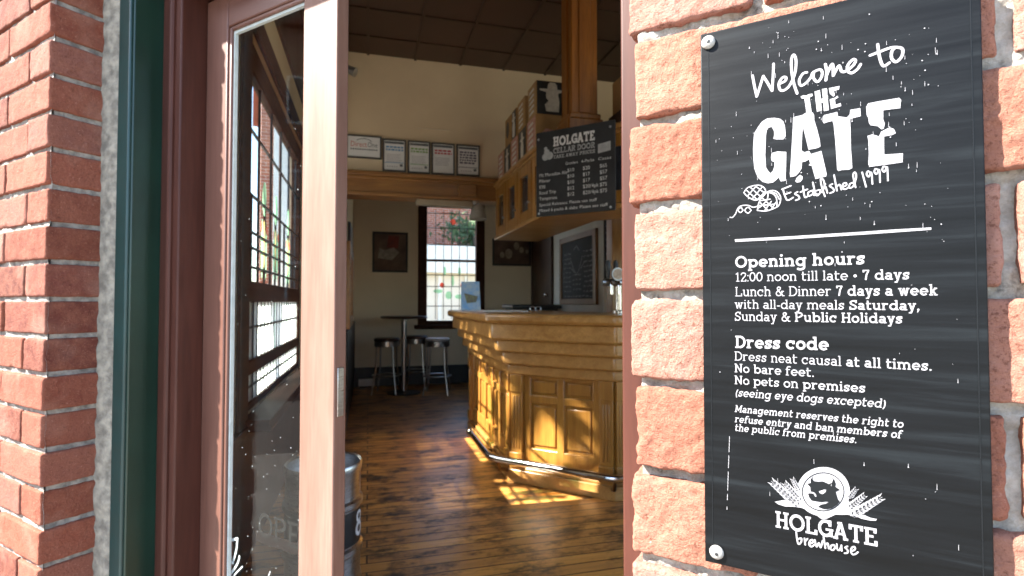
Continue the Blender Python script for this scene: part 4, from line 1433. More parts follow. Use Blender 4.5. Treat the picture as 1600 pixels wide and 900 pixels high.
for (p0, p1, kd, lb) in (((966, 100), (986, 163), 'k', 'tall brown carton standing past the timber post by the brick pier'),):
    a = on_plane(966, 163, 'room', 'y', 3.25)
    b = on_plane(1000, 98, 'room', 'y', 3.25)
    t = thing('beer_carton', lb, 'carton', 'room', (a[0], 3.25, 2.32), G_BOX)
    part(t, 'box', MB().box(a[0], a[0] + 0.22, 3.10, 3.34, 2.465, 2.70), M_KRAFT, 0.004)
    t2 = thing('beer_carton', 'dark carton with a pale badge under the tall one by the brick pier', 'carton', 'room', (a[0], 3.2, 2.32), G_BOX)
    part(t2, 'box', MB().box(a[0] - 0.02, a[0] + 0.24, 3.08, 3.36, 2.3205, 2.4645), plain('dark carton', (0.05, 0.03, 0.02), (0.08, 0.05, 0.03), 9, 0.7), 0.004)
    part(t2, 'badge', MB().add([(a[0] + 0.03 + x, 3.078, 2.40 + z) for x, z in disc((0, 0), 0.035, 16, .05)], [tuple(range(16))]), M_CREAMPRINT, smooth=0)

# things standing on the bar
bs = thing('leaflet_stand', 'blue printed leaflet stand on the far end of the bar', 'leaflet stand', 'room', (0.89, 4.73, 1.124))
part(bs, 'leaflet', MB().add([(0.81, 4.74, 1.1245), (0.97, 4.70, 1.1245), (0.97, 4.76, 1.385), (0.81, 4.80, 1.385), (0.81, 4.83, 1.1245), (0.97, 4.79, 1.1245)], [(0, 1, 2, 3), (5, 4, 3, 2), (0, 3, 4), (1, 5, 2)]),
     plain('blue picture print', (0.16, 0.36, 0.66), (0.42, 0.52, 0.60), 16, 0.4), smooth=0)
pp = [(0.83, 1.28), (0.95, 1.25), (0.93, 1.20), (0.85, 1.19)]
part(bs, 'picture_patch', MB().add([(x, 4.735 - (x - 0.81) * 0.25 + (z - 1.1245) * 0.23 - 0.004, z) for x, z in pp], [(0, 1, 2, 3)]), plain('olive print', (0.20, 0.22, 0.12), (0.10, 0.08, 0.10), 40, 0.5), smooth=0)
tr_ = thing('paper_stack', 'stack of white paper lying on the bar top', 'paper', 'room', (1.05, 4.2, 1.124))
part(tr_, 'sheet', MB().box(0.86, 1.22, 4.05, 4.36, 1.1245, 1.131), M_PAPER, 0.002)
part(tr_, 'sheet', MB().box(0.80, 1.02, 4.38, 4.58, 1.1245, 1.128), M_PAPER, 0.001)
lp = thing('wire_clip', 'small grey wire loops lying on the bar top', 'clip', 'room', (1.30, 4.1, 1.124))
for q in (0, 1):
    part(lp, 'loop', MB().tube([(1.27 + q * .05 + .024 * math.cos(R(a)), 4.1 + .015 * q, 1.145 + .018 * math.sin(R(a))) for a in range(0, 361, 30)], 0.005, 8), M_STEEL)

# beer font
bf = thing('beer_tap_font', 'steel beer tap font with round badges at the end of the bar', 'beer tap', 'room', (1.70, 3.40, 1.124))
cx_, cy_ = 1.68, 3.40
part(bf, 'column', MB().lathe([(0, 0), (.045, 0), (.045, .012), (.022, .02), (.022, .19), (0, .19)], cx_, cy_, 24, 1.1245), M_CHROME)
part(bf, 'crossbar', MB().tube([(cx_ - 0.13, cy_, 1.335), (cx_ + 0.34, cy_, 1.335)], 0.026, 16), M_STEEL)
for i, (dx, cmat) in enumerate(((-0.095, plain('brown badge', (0.22, 0.12, 0.07), (0.40, 0.28, 0.18), 60, 0.4)), (-0.038, plain('tan badge', (0.30, 0.18, 0.10), (0.42, 0.30, 0.2), 70, 0.4)), (0.068, plain('green badge', (0.10, 0.42, 0.08), (0.14, 0.5, 0.12), 30, 0.4)))):
    x = cx_ + dx
    part(bf, 'spout', MB().tube([(x, cy_ - 0.02, 1.335), (x, cy_ - 0.075, 1.335), (x, cy_ - 0.09, 1.31), (x, cy_ - 0.09, 1.25)], 0.010, 10), M_CHROME)
    part(bf, 'handle', MB().lathe([(0, 0), (.010, 0), (.016, .06), (.018, .10), (.012, .125), (0, .13)], x, cy_ - 0.03, 14, 1.36), M_BLACK)
    if i:
        q = part(bf, 'badge', MB().tube([(x, cy_ - 0.055, 1.39), (x, cy_ - 0.066, 1.39)], 0.044, 24), M_SILVER)
        part(q, 'badge_face', MB().tube([(x, cy_ - 0.0655, 1.39), (x, cy_ - 0.069, 1.39)], 0.037, 24), cmat)

# ================================================================== WALL HANGINGS AND FURNITURE
G_CERT = 'framed certificates above the beam'
certs = [((541, 210), (596, 250), 'wide framed certificate with a red and grey word, leftmost above the beam', 'logo', (0.50, 0.09, 0.05)),
         ((598, 217), (634, 270), 'framed certificate with blue heading and blue line', 'lines', (0.10, 0.26, 0.46)),
         ((637, 220), (672, 273), 'framed certificate with green heading and green line', 'lines', (0.20, 0.36, 0.10)),
         ((674, 223), (710, 275), 'framed certificate with bold red heading', 'red', (0.50, 0.06, 0.07)),
         ((713, 226), (749, 277), 'framed certificate with black handwriting, rightmost above the beam', 'hand', (0.10, 0.09, 0.14))]
for (a, b, lb, kd, col) in certs:
    x0, _, z1 = on_plane(a[0], a[1], 'room', 'y', BU)
    x1, _, z0 = on_plane(b[0], b[1], 'room', 'y', BU)
    zc0 = on_plane(a[0], b[1] - (b[0] - a[0]) * 0.045, 'room', 'y', BU)[2]
    z0 = (z0 + zc0) / 2 + 0.004
    t = thing('framed_certificate', lb, 'certificate', 'room', ((x0 + x1) / 2, BU, z0), G_CERT)
    f = MB().box(x0, x0 + .014, BU - .022, BU - .001, z0, z1).box(x1 - .014, x1, BU - .022, BU - .001, z0, z1).box(x0 + .014, x1 - .014, BU - .0215, BU - .001, z1 - .014, z1).box(x0 + .014, x1 - .014, BU - .0215, BU - .001, z0, z0 + .014)
    part(t, 'frame', f, plain('dark frame', (0.06, 0.055, 0.05), (0.09, 0.085, 0.08), 30, 0.4), 0.002)
    part(t, 'paper', MB().box(x0 + .013, x1 - .013, BU - .012, BU - .003, z0 + .013, z1 - .013), M_PAPER)
    y = BU - .0128
    W_, H_ = x1 - x0, z1 - z0
    ink, grey, mid = MB(), MB(), MB()

    def bar_(m_, p, q, r, s):
        m_.add([(x0 + p * W_, y, z0 + r * H_), (x0 + q * W_, y, z0 + r * H_), (x0 + q * W_, y, z0 + s * H_), (x0 + p * W_, y, z0 + s * H_)], [(0, 1, 2, 3)])
    if kd == 'logo':
        v, f_ = font_mesh('Direct', 0.075)
        kx = 0.46 * W_ / max(p[0] for p in v)
        ink.add([(x0 + 0.12 * W_ + p[0] * kx, y, z0 + 0.50 * H_ + p[1] * 0.9) for p in v], f_)
        v, f_ = font_mesh('One', 0.075)
        kx = 0.28 * W_ / max(p[0] for p in v)
        grey.add([(x0 + 0.60 * W_ + p[0] * kx, y, z0 + 0.50 * H_ + p[1] * 0.9) for p in v], f_)
        for q in range(12):
            bar_(grey, .12 + q * .065, .165 + q * .065, .36, .42)
        A = arc(0.5, 0.66, 0.24, 0.18, 20, 150, 12)
        for (p, q), (r, s) in zip(A, A[1:]):
            grey.add([(x0 + p * W_, y, z0 + q * H_), (x0 + r * W_, y, z0 + s * H_), (x0 + r * W_, y, z0 + (s + .03) * H_), (x0 + p * W_, y, z0 + (q + .03) * H_)], [(0, 1, 2, 3)])
    else:
        bar_(grey, .09, .91, .86, .93)
        rr = random.Random(kd)
        for i in range(2 if kd != 'hand' else 5):
            e = .14
            while e < (.86 if kd != 'hand' else .8):
                l = rr.uniform(.06, .16)
                bar_(ink, e, min(e + l, .88), .73 - i * .085, .785 - i * .085)
                e += l + .035
        for i in range(6 if kd != 'hand' else 0):
            bar_(mid, .16, rr.uniform(.7, .85), .52 - i * .045, .535 - i * .045)
        if kd in ('lines', 'hand'):
            bar_(ink, .10, .90, .265, .285)
            for q in range(5):
                bar_(mid, .18 + q * .1, .24 + q * .1, .14, .17)
            bar_(grey, .74, .86, .16, .24)
    if ink.v:
        part(t, 'heading', ink, plain('heading ink ' + kd, col, col, 10, 0.7), smooth=0)
    part(t, 'emblem', grey, plain('grey ink', (0.12, 0.13, 0.14), (0.10, 0.11, 0.12), 10, 0.7), smooth=0)
    if mid.v:
        part(t, 'small_print', mid, plain('pale ink', (0.42, 0.40, 0.42), (0.38, 0.36, 0.38), 10, 0.7), smooth=0)

# spotlight on a wall arm
sp = thing('spotlight', 'small chrome spotlight on an arm high on the cream wall', 'spotlight', 'room', (-0.25, 4.75, 3.1))
p = on_plane(546, 110, 'room', 'y', 4.72)
M_SPOT = plain('satin silver', (0.55, 0.55, 0.54), (0.45, 0.45, 0.44), 8, 0.4, metal=0.6)
part(sp, 'head', MB().tube([(p[0] - .055, 4.72, p[2] + .02), (p[0] - .02, 4.72, p[2] + .012), (p[0] + .05, 4.70, p[2] - .022)], [.018, .032, .040], 18), M_SPOT)
part(sp, 'arm', MB().tube([(p[0] - .05, 4.72, p[2] + .02), (p[0] - .10, 4.78, p[2] + .02), (p[0] - .10, BU + .002, p[2] + .02)], .010, 10), M_CHROME)

# pictures on the far wall
def picture(name, a, b, u, lb, cat, mats):
    x0, _, z1 = on_plane(a[0], a[1], 'room', 'y', u)
    x1, _, z0 = on_plane(b[0], b[1], 'room', 'y', u)
    t = thing(name, lb, cat, 'room', ((x0 + x1) / 2, u, z0))
    f = MB().box(x0, x0 + .03, u - .03, u - .001, z0, z1).box(x1 - .03, x1, u - .03, u - .001, z0, z1).box(x0 + .03, x1 - .03, u - .0295, u - .001, z1 - .03, z1).box(x0 + .03, x1 - .03, u - .0295, u - .001, z0, z0 + .03)
    part(t, 'frame', f, M_BLACK, .003)
    part(t, 'canvas', MB().box(x0 + .028, x1 - .028, u - .018, u - .004, z0 + .028, z1 - .028), mats)
    return t, x0, x1, z0, z1


M_ART = plain('dark painting', (0.06, 0.03, 0.025), (0.16, 0.10, 0.07), 5, 0.6)
t, x0, x1, z0, z1 = picture('framed_picture', (582, 362), (637, 426), FU, 'dark framed painting with a red sky left of the window', 'picture', M_ART)
q = lambda a, z: (x0 + (x1 - x0) * a, FU - .019, z0 + (z1 - z0) * z)
part(t, 'pale_houses', MB().add([q(.15, .35), q(.55, .30), q(.75, .5), q(.6, .62), q(.35, .55), q(.2, .6)], [(0, 1, 2, 3, 4, 5)]), plain('grey art paint', (0.32, 0.29, 0.25), (0.2, 0.18, 0.16), 20, 0.6), smooth=0)
part(t, 'red_patch', MB().add([q(.40, .62), q(.72, .60), q(.75, .9), q(.45, .92)], [(0, 1, 2, 3)]), plain('red art paint', (0.22, 0.03, 0.02), (0.12, 0.02, 0.02), 20, 0.6), smooth=0)
t, x0, x1, z0, z1 = picture('framed_picture', (769, 373), (829, 416), FU, 'wide dark picture with pale flowers right of the window', 'picture', M_ART)
for i, (a, z, r) in enumerate(((.42, .45, .16), (.62, .75, .12), (.75, .6, .1), (.9, .55, .07), (.25, .4, .1))):
    part(t, 'pale_bloom', MB().add([q(a + p_[0] * .6, z + p_[1] * 1.2) for p_ in disc((0, 0), r, 10)], [tuple(range(10))]), plain('cream art paint', (0.40, 0.33, 0.25), (0.25, 0.2, 0.15), 20, 0.6), smooth=0)

# chalkboard on the pale wall behind the bar
RV = 2.45
ck = thing('chalkboard', 'wood framed chalkboard with white chalk writing on the pale wall', 'chalkboard', 'room', (RV, 6.0, 1.17))
u0, u1, z0, z1 = 5.45, 6.62, 1.17, 2.02
x = RV
part(ck, 'frame', MB().box(x - .035, x - .001, u0, u0 + .09, z0, z1).box(x - .035, x - .001, u1 - .07, u1, z0, z1).box(x - .0345, x - .001, u0 + .09, u1 - .07, z1 - .07, z1).box(x - .0345, x - .001, u0 + .09, u1 - .07, z0, z0 + .07), wood('chalkboard frame', (0.26, 0.125, 0.045), (0.14, 0.06, 0.022), 'z', 0.45), .004)
part(ck, 'slate', MB().box(x - .018, x - .002, u0 + .08, u1 - .06, z0 + .06, z1 - .06), M_CHALK)


def scrawl(m_, mp, a0, a1, z, h_, w, seed):
    rr = random.Random(seed)
    a = a0
    while a < a1:
        L = rr.uniform(.04, .11)
        pts = []
        b = a
        while b < min(a + L, a1):
            pts.append((b, z + rr.uniform(-.5, .5) * h_))
            b += rr.uniform(.006, .012)
        if len(pts) > 1:
            v, f_ = union(stroke(pts, w))
            m_.add([mp(*p_) for p_ in v], f_)
        a += L + .03


m = MB()
for i in range(9):
    z = 1.80 - i * 0.058
    scrawl(m, lambda a, zz_: (x - .019, a, zz_), 6.24, 6.50, z, .022, .005, i)
    scrawl(m, lambda a, zz_: (x - .019, a, zz_), 5.58, 5.84, z - .01, .022, .005, 50 + i)
    if i > 4:
        scrawl(m, lambda a, zz_: (x - .019, a, zz_), 5.92, 6.18, z + .02, .02, .005, 90 + i)
for pts in ([(6.25, 1.72), (6.14, 1.60), (6.05, 1.53)], [(5.86, 1.75), (5.95, 1.62), (6.03, 1.53)], [(6.15, 1.84), (6.05, 1.88), (5.98, 1.82)], [(5.80, 1.68), (5.92, 1.60)], [(6.22, 1.62), (6.12, 1.56)]):
    v, f_ = union(stroke(pts, .007))
    m.add([(x - .019, a, z) for a, z in v], f_)
scrawl(m, lambda a, zz_: (x - .019, a, zz_), 5.6, 6.5, 1.27, .025, .005, 200)
part(ck, 'chalk_writing', m, plain('chalk', (0.5, 0.5, 0.5), (0.3, 0.3, 0.31), 60, 0.9), smooth=0)
cs = thing('chalkboard', 'narrow black chalk panel beside the oak pilaster behind the taps', 'chalkboard', 'room', (2.5, 5.31, 1.42))
part(cs, 'slate', MB().box(2.452, 2.60, 5.295, 5.319, 1.40, 2.09), M_CHALK, .002)
m = MB()
for i in range(8):
    scrawl(m, lambda a, zz_: (a, 5.2945, zz_), 2.465, 2.585, 2.02 - i * .075, .02, .005, 300 + i)
part(cs, 'chalk_writing', m, M_WHITE, smooth=0)

# wooden noticeboard and small picture on the narrow side wall
nb = thing('notice_board', 'oak framed board on the narrow side wall by the room opening', 'notice board', 'room', (-0.2, 5.7, 0.95))
part(nb, 'frame', MB().box(-.214, -.165, 5.10, 5.20, .95, 1.76).box(-.214, -.165, 6.20, 6.30, .95, 1.76).box(-.2135, -.166, 5.20, 6.20, 1.66, 1.76).box(-.2135, -.166, 5.20, 6.20, .95, 1.05), M_OAKY, .005)
part(nb, 'slats', MB().box(-.21, -.185, 5.2, 6.2, 1.06, 1.65).box(-.186, -.172, 5.48, 5.54, 1.05, 1.66).box(-.186, -.172, 5.84, 5.90, 1.05, 1.66), M_OAKY, .003)
sp_ = thing('framed_picture', 'small black picture above the oak board on the side wall', 'picture', 'room', (-0.2, 6.1, 1.82))
part(sp_, 'frame', MB().box(-.214, -.185, 5.75, 6.4, 1.80, 2.03), M_BLACK, .003)
part(sp_, 'canvas', MB().box(-.186, -.183, 5.79, 6.36, 1.84, 1.99), M_ART)
# bar table and stools in the back room
tb = thing('bar_table', 'tall round bar table on one steel column in the back room', 'table', 'room', (*on_plane(631, 612, 'room', 'y', 7.22)[:2], 0))
tx0, ty0 = BASE[tb.name][0], 7.22
part(tb, 'tabletop', MB().lathe([(0, 0), (.30, 0), (.31, .012), (.30, .028), (0, .028)], tx0, ty0, 36, .985), M_DARKWOOD)
part(tb, 'column', MB().lathe([(.035, .02), (.035, .97), (.09, .985)], tx0, ty0, 20, 0), M_STEEL)
part(tb, 'base', MB().lathe([(0, 0), (.22, 0), (.22, .012), (.05, .03), (0, .03)], tx0, ty0, 30, 0), M_BLACK)
G_ST = 'stools round the tall bar table'


def stool(px, u, lb, seat_mat):
    x, y, _ = on_plane(px, 600, 'room', 'y', u)
    t = thing('bar_stool', lb, 'stool', 'room', (x, y, 0), G_ST)
    part(t, 'seat', MB().lathe([(0, .685), (.15, .685), (.165, .695), (.165, .715), (.15, .728), (0, .73)], x, y, 28), seat_mat)
    part(t, 'seat_ring', MB().lathe([(.152, .62), (.16, .62), (.16, .686), (.152, .686), (.152, .62)], x, y, 28), M_STEEL)
    for k in range(4):
        a = R(30 + 90 * k)
        part(t, 'leg', MB().tube([(x + .145 * math.cos(a), y + .145 * math.sin(a), .68), (x + .16 * math.cos(a), y + .16 * math.sin(a), .35), (x + .225 * math.cos(a), y + .225 * math.sin(a), 0.0)], .0115, 10), M_STEEL)
    part(t, 'foot_ring', MB().tube([(x + .18 * math.cos(R(a)), y + .18 * math.sin(R(a)), .24) for a in range(0, 361, 15)], .009, 8), M_STEEL)
    return t


M_SEATPALE = plain('pale vinyl seat', (0.46, 0.45, 0.46), (0.36, 0.35, 0.36), 10, 0.35)
stool(604, 7.25, 'dark seated steel stool left of the bar table', M_DARKWOOD)
stool(683, 7.05, 'steel stool with a pale round seat right of the bar table', M_SEATPALE)
stool(650, 7.62, 'dark seated stool behind the bar table against the wall', M_DARKWOOD)
ub = thing('junction_box', 'small white box on the floor by the dark skirting', 'box', 'room', (0.0, 7.8, 0))
x_, _, _ = on_plane(560, 590, 'room', 'y', 7.8)
part(ub, 'case', MB().box(x_, x_ + .22, 7.8, 7.885, .02, .115), M_PAPER, .008)
part(ub, 'foot', MB().box(x_ + .02, x_ + .2, 7.81, 7.88, 0, .021), M_BLACK)
cbx = thing('till_cabinet', 'low black cabinet edge seen past the bar top', 'cabinet', 'room', (1.95, 6.7, 0))
part(cbx, 'case', MB().box(1.78, 2.36, 6.5, 7.0, 0, 1.12), M_BLACK, .01)
part(cbx, 'top', MB().box(1.74, 2.40, 6.46, 7.02, 1.12, 1.165), M_BLACK, .012)
ls = thing('lampshade', 'small grey lampshade hanging under the beam before the window', 'lamp', 'room', (0.9, 5.1, 2.0))
p = on_plane(747, 332, 'room', 'y', BU + .10)
part(ls, 'shade', MB().lathe([(.055, 0.14), (.085, 0.0), (.082, 0.0), (.052, 0.14)], p[0], BU + .10, 28, p[2] - .07), plain('grey linen', (0.34, 0.31, 0.27), (0.28, 0.26, 0.22), 30, 0.9))
part(ls, 'stem', MB().tube([(p[0], BU + .10, p[2] + .04), (p[0], BU + .10, 2.157)], .012, 10), M_SILVER)

# steel keg by the door
kx, ky = -0.180, 2.43
kg = thing('beer_keg', 'dented steel beer keg with a black band standing inside the door', 'keg', 'room', (kx, ky, 0))
KS = 0.80
prof = [(0, .045), (.15, .03), (.178, .012), (.185, 0), (.195, .0), (.197, .03), (.19, .06), (.190, .145), (.203, .155), (.203, .175), (.190, .185), (.189, .335), (.203, .345), (.203, .365), (.190, .375), (.189, .46), (.196, .49), (.198, .515), (.192, .522), (.184, .515), (.182, .465), (.168, .445), (.05, .452), (0, .452)]
prof = [(r_ * KS, z_) for r_, z_ in prof]
part(kg, 'shell', MB().lathe(prof, kx, ky, 56), M_STEEL, smooth=40)
part(kg, 'black_band', MB().lathe([(.1905 * KS, .19), (.1915 * KS, .195), (.1915 * KS, .325), (.1905 * KS, .33)], kx, ky, 56), M_BLACK)
part(kg, 'valve', MB().lathe([(0, .452), (.045, .452), (.045, .475), (.03, .48), (.0, .47)], kx, ky, 20), plain('rusty valve', (0.20, 0.08, 0.04), (0.10, 0.04, 0.02), 60, 0.6))
lg = MB()
for k in range(16):
    pass
a_c = math.atan2(-0.30, 0.95)
for rad_, zc in ((.026, .295), (.032, .245)):
    A = [(a_c + dx_ / (.192 * KS), zc + dz_) for dx_, dz_ in disc((0, 0), rad_, 18)]
    A2 = [(a_c + dx_ / (.192 * KS), zc + dz_) for dx_, dz_ in disc((0, 0), rad_ * .5, 18)]
    vs_ = [(kx + .1925 * KS * math.cos(a), ky + .1925 * KS * math.sin(a), z) for a, z in A + A2]
    lg.add(vs_, [(i, (i + 1) % 18, 18 + (i + 1) % 18, 18 + i) for i in range(18)])
part(kg, 'band_emblem', lg, M_WHITE, smooth=0)

# ================================================================== THE SIGN
SP = CF - 0.013                                     # front face of the board
sg = thing('wall_sign', 'black welcome sign with white lettering screwed to the sunlit brick', 'sign', 'fac', (0.0, CF, 0.95))


def sgn(px, py):
    p = on_plane(px, py, 'fac', 'y', SP)
    return p[0], p[2]


tl, bl = sgn(1094, 54), sgn(1102, 877)
tr2 = sgn(1533, 0)
bx0, bx1 = (tl[0] + bl[0]) / 2, tr2[0]
bz0, bz1 = bl[1], tl[1]
part(sg, 'board', MB().box(bx0, bx1, SP, SP + 0.006, bz0, bz1), M_SIGN, 0.0008)
gr_ = MB()
for d_ in (0.0065,):
    gr_.box(bx0 + d_, bx0 + d_ + .0007, SP - .0003, SP + .001, bz0 + .001, bz1 - .001).box(bx1 - d_, bx1 - d_ + .0007, SP - .0003, SP + .001, bz0 + .001, bz1 - .001)
part(sg, 'edge_groove', gr_, M_SIGNDARK)
# spacers behind the board
part(sg, 'spacer', MB().box(bx0 + .004, bx0 + .02, SP + .006, CF + .008, bz0 + .01, bz1 - .01).box(bx1 - .02, bx1 - .004, SP + .006, CF + .008, bz0 + .01, bz1 - .01), M_SIGNDARK)
for (px, py) in ((1107, 67), (1120, 862)):
    x_, z_ = sgn(px, py)
    for xx in (x_, bx1 - (x_ - bx0)):
        s_ = part(sg, 'screw', MB().add(*(lambda L: (L.v, L.f))(MB().ball((xx, SP - .0012, z_), .0062, 18, (1, .55, 1)))), M_SCREW)
        part(s_, 'socket', MB().ball((xx + .0004, SP - .0044, z_ - .0004), .0016, 10, (1, .4, 1)), M_BLACK)

LAY = {'n': 0}


def sheet2(polys, lift, to=None):
    m = MB()
    for i, (v, f_) in enumerate(unions(polys)):
        m.add([(a, SP - lift - i * 4e-6, b) for a, b in v], f_)
    return m


def px_poly(pts, ox, oy, k):
    return [sgn(ox + a / k, oy + b / k) for a, b in pts]


def px_stroke(pts, ox, oy, k, wpx, closed=False, smooth=4):
    q = [sgn(ox + a / k, oy + b / k) for a, b in (spline(pts, smooth) if smooth else pts)]
    a, b = sgn(ox + pts[0][0] / k, oy + pts[0][1] / k), sgn(ox + pts[0][0] / k, oy + pts[0][1] / k + wpx)
    return stroke(q, abs(a[1] - b[1]), True)


# the distressed title
P3, P4, P2 = (1160, 140, 6.0), (1290, 140, 6.0), (1270, 50, 5.625)
G_ = [(110, 410), (130, 380), (150, 345), (185, 300), (235, 270), (300, 265), (355, 275), (385, 300), (398, 340), (405, 400), (405, 440), (385, 468), (320, 468), (290, 462), (298, 430), (297, 390), (275, 350), (245, 358), (228, 385), (222, 430), (218, 520), (215, 620), (222, 730), (240, 760), (262, 785), (285, 765), (300, 720), (302, 680), (275, 670), (268, 640), (275, 595), (330, 580), (412, 585), (410, 700), (405, 855), (360, 862), (340, 825), (315, 850), (290, 870), (240, 880), (190, 865), (150, 830), (130, 790), (112, 740), (103, 650), (100, 560), (105, 470)]
A_ = [(475, 260), (560, 240), (600, 215), (660, 215), (672, 240), (675, 290), (700, 370), (725, 470), (732, 535), (700, 550), (620, 565), (600, 480), (580, 400), (566, 345), (558, 480), (555, 570), (580, 588), (625, 575), (642, 605), (740, 575), (760, 660), (790, 790), (785, 815), (685, 840), (665, 770), (650, 715), (620, 710), (635, 695), (625, 655), (590, 675), (560, 680), (555, 740), (530, 780), (500, 810), (450, 822), (445, 790), (455, 660), (465, 480), (472, 360)]
DROP = [(495, 860), (510, 825), (540, 800), (565, 815), (562, 845), (540, 868), (510, 872)]
T1 = [(545, 65), (570, 55), (600, 55), (620, 45), (655, 38), (660, 60), (630, 75), (650, 220), (600, 225), (592, 160), (580, 85), (555, 85)]
H1 = [(15, 525), (62, 510), (72, 588), (88, 586), (80, 503), (122, 495), (132, 590), (142, 688), (97, 697), (90, 622), (74, 624), (80, 690), (36, 703), (25, 610)]
E1 = [(140, 495), (235, 475), (230, 507), (185, 520), (195, 555), (182, 570), (150, 545)]
E2 = [(148, 592), (192, 580), (218, 560), (224, 578), (195, 595), (200, 640), (245, 625), (250, 652), (160, 678), (155, 640)]
T2 = [(-28, 262), (-15, 240), (60, 222), (110, 210), (115, 250), (165, 258), (200, 262), (225, 235), (232, 190), (325, 175), (330, 250), (260, 268), (230, 280), (235, 400), (238, 560), (245, 650), (250, 735), (225, 750), (150, 755), (120, 765), (108, 750), (100, 620), (90, 480), (75, 330), (65, 295), (20, 305), (-15, 318), (-28, 300)]
E3 = [(380, 165), (398, 130), (500, 110), (690, 78), (706, 95), (700, 175), (620, 185), (540, 195), (540, 280), (555, 320), (545, 365), (525, 375), (490, 345), (420, 335), (405, 310), (400, 265), (385, 240)]
E4 = [(392, 435), (440, 420), (500, 440), (520, 395), (600, 355), (640, 370), (658, 410), (620, 428), (548, 440), (548, 530), (550, 610), (725, 598), (722, 682), (600, 700), (410, 725), (400, 700), (405, 600), (400, 480)]
tt = MB()
for poly, fr in ((G_, P3), (A_, P3), (DROP, P3), (T1, P3), (H1, P2), (E1, P2), (E2, P2), (T2, P4), (E3, P4), (E4, P4)):
    s_ = sheet2([px_poly(poly, *fr)], .00035)
    tt.add(s_.v, s_.f)
part(sg, 'title_lettering', tt, M_LETTER, smooth=0, label='distressed capitals reading THE GATE')

# handwriting
C1, C5, C8 = (1130, 60, 5.625), (1130, 250, 5.714), (1200, 785, 8.42)
W1 = [[(258, 328), (275, 420), (295, 512)], [(295, 512), (322, 430), (352, 332)], [(352, 332), (395, 400), (430, 462)], [(430, 462), (438, 340), (443, 225)],
      [(500, 398), (545, 375), (552, 345), (522, 345), (490, 395), (500, 452), (540, 455), (590, 405), (632, 300), (640, 190), (618, 145), (600, 190), (602, 290), (622, 400), (650, 485)],
      [(735, 300), (700, 312), (668, 370), (682, 415), (722, 398), (770, 345), (790, 300), (850, 275), (870, 300), (862, 345), (828, 383), (794, 350), (796, 300)]]
W2 = [[(110, 285), (122, 350), (115, 425)], [(118, 390), (158, 298), (176, 292), (180, 385)], [(182, 380), (226, 300), (242, 318), (252, 345), (285, 348), (350, 300), (376, 255), (352, 243), (310, 290), (305, 340), (340, 362), (390, 330), (420, 285)],
      [(570, 110), (588, 230), (620, 300), (672, 272)], [(503, 207), (580, 178), (675, 142), (740, 136), (788, 152), (782, 215), (732, 264), (692, 232), (694, 172), (715, 148)]]
hw = []
for s_ in W1:
    hw += px_stroke(s_, *C1, 3.7)
for s_ in W2:
    hw += px_stroke(s_, *P2, 4.0)
m = sheet2(hw, .00035)
part(sg, 'welcome_lettering', m, M_LETTER, smooth=0, label='handwritten words Welcome to')
ES = [[(605, 230), (525, 262)], [(535, 262), (548, 312), (575, 360), (625, 335)], [(550, 308), (602, 290)], [(665, 285), (640, 302), (672, 322), (680, 346), (648, 360)], [(712, 235), (728, 330), (757, 322)], [(690, 287), (752, 262)],
      [(798, 272), (760, 290), (764, 322), (800, 302), (800, 272), (812, 315), (835, 302)], [(800, 200), (828, 312), (860, 300), (866, 268), (832, 275)], [(882, 290), (905, 230), (892, 175), (870, 172), (880, 240), (908, 325)],
      [(915, 240), (930, 295)], [(908, 214), (912, 217)], [(975, 215), (950, 232), (982, 256), (986, 282), (953, 296)], [(990, 135), (1015, 275)], [(1008, 245), (1038, 220), (1056, 265)],
      [(1068, 242), (1100, 226), (1095, 205), (1070, 215), (1065, 250), (1090, 262), (1118, 244)], [(1165, 202), (1130, 215), (1128, 250), (1162, 232), (1188, 150), (1176, 110), (1160, 140), (1182, 245)],
      [(1240, 110), (1275, 240)], [(1318, 118), (1292, 100), (1280, 130), (1300, 150), (1322, 112), (1332, 215)], [(1388, 92), (1358, 80), (1350, 110), (1370, 126), (1393, 88), (1400, 200)], [(1460, 68), (1432, 58), (1420, 90), (1440, 106), (1463, 64), (1470, 185)]]
hw = []
for s_ in ES:
    hw += px_stroke(s_, *C5, 2.2)
part(sg, 'established_lettering', sheet2(hw, .00035), M_LETTER, smooth=0, label='handwritten words Established 1999')
BR = [[(372, 385), (380, 470), (400, 545), (435, 520), (440, 470), (400, 478)], [(480, 470), (490, 555)], [(488, 512), (520, 475)], [(540, 545), (590, 522), (586, 490), (555, 500), (540, 550), (570, 580), (612, 552)],
      [(615, 490), (640, 580), (670, 530), (692, 590), (720, 500)], [(730, 450), (755, 600)], [(750, 562), (785, 535), (800, 605)], [(835, 565), (820, 605), (850, 625), (880, 595), (866, 556), (830, 566)], [(905, 545), (910, 610), (940, 625), (965, 570)], [(965, 560), (970, 635)],
      [(1045, 575), (1015, 592), (1046, 622), (1045, 660), (1008, 666)], [(1088, 640), (1140, 620), (1140, 582), (1105, 590), (1090, 640), (1110, 680), (1150, 676), (1182, 650)]]
hw = []
for s_ in BR:
    hw += px_stroke(s_, *C8, 2.3)
part(sg, 'brewhouse_lettering', sheet2(hw, .00045), M_LETTER, smooth=0, label='handwritten word brewhouse')
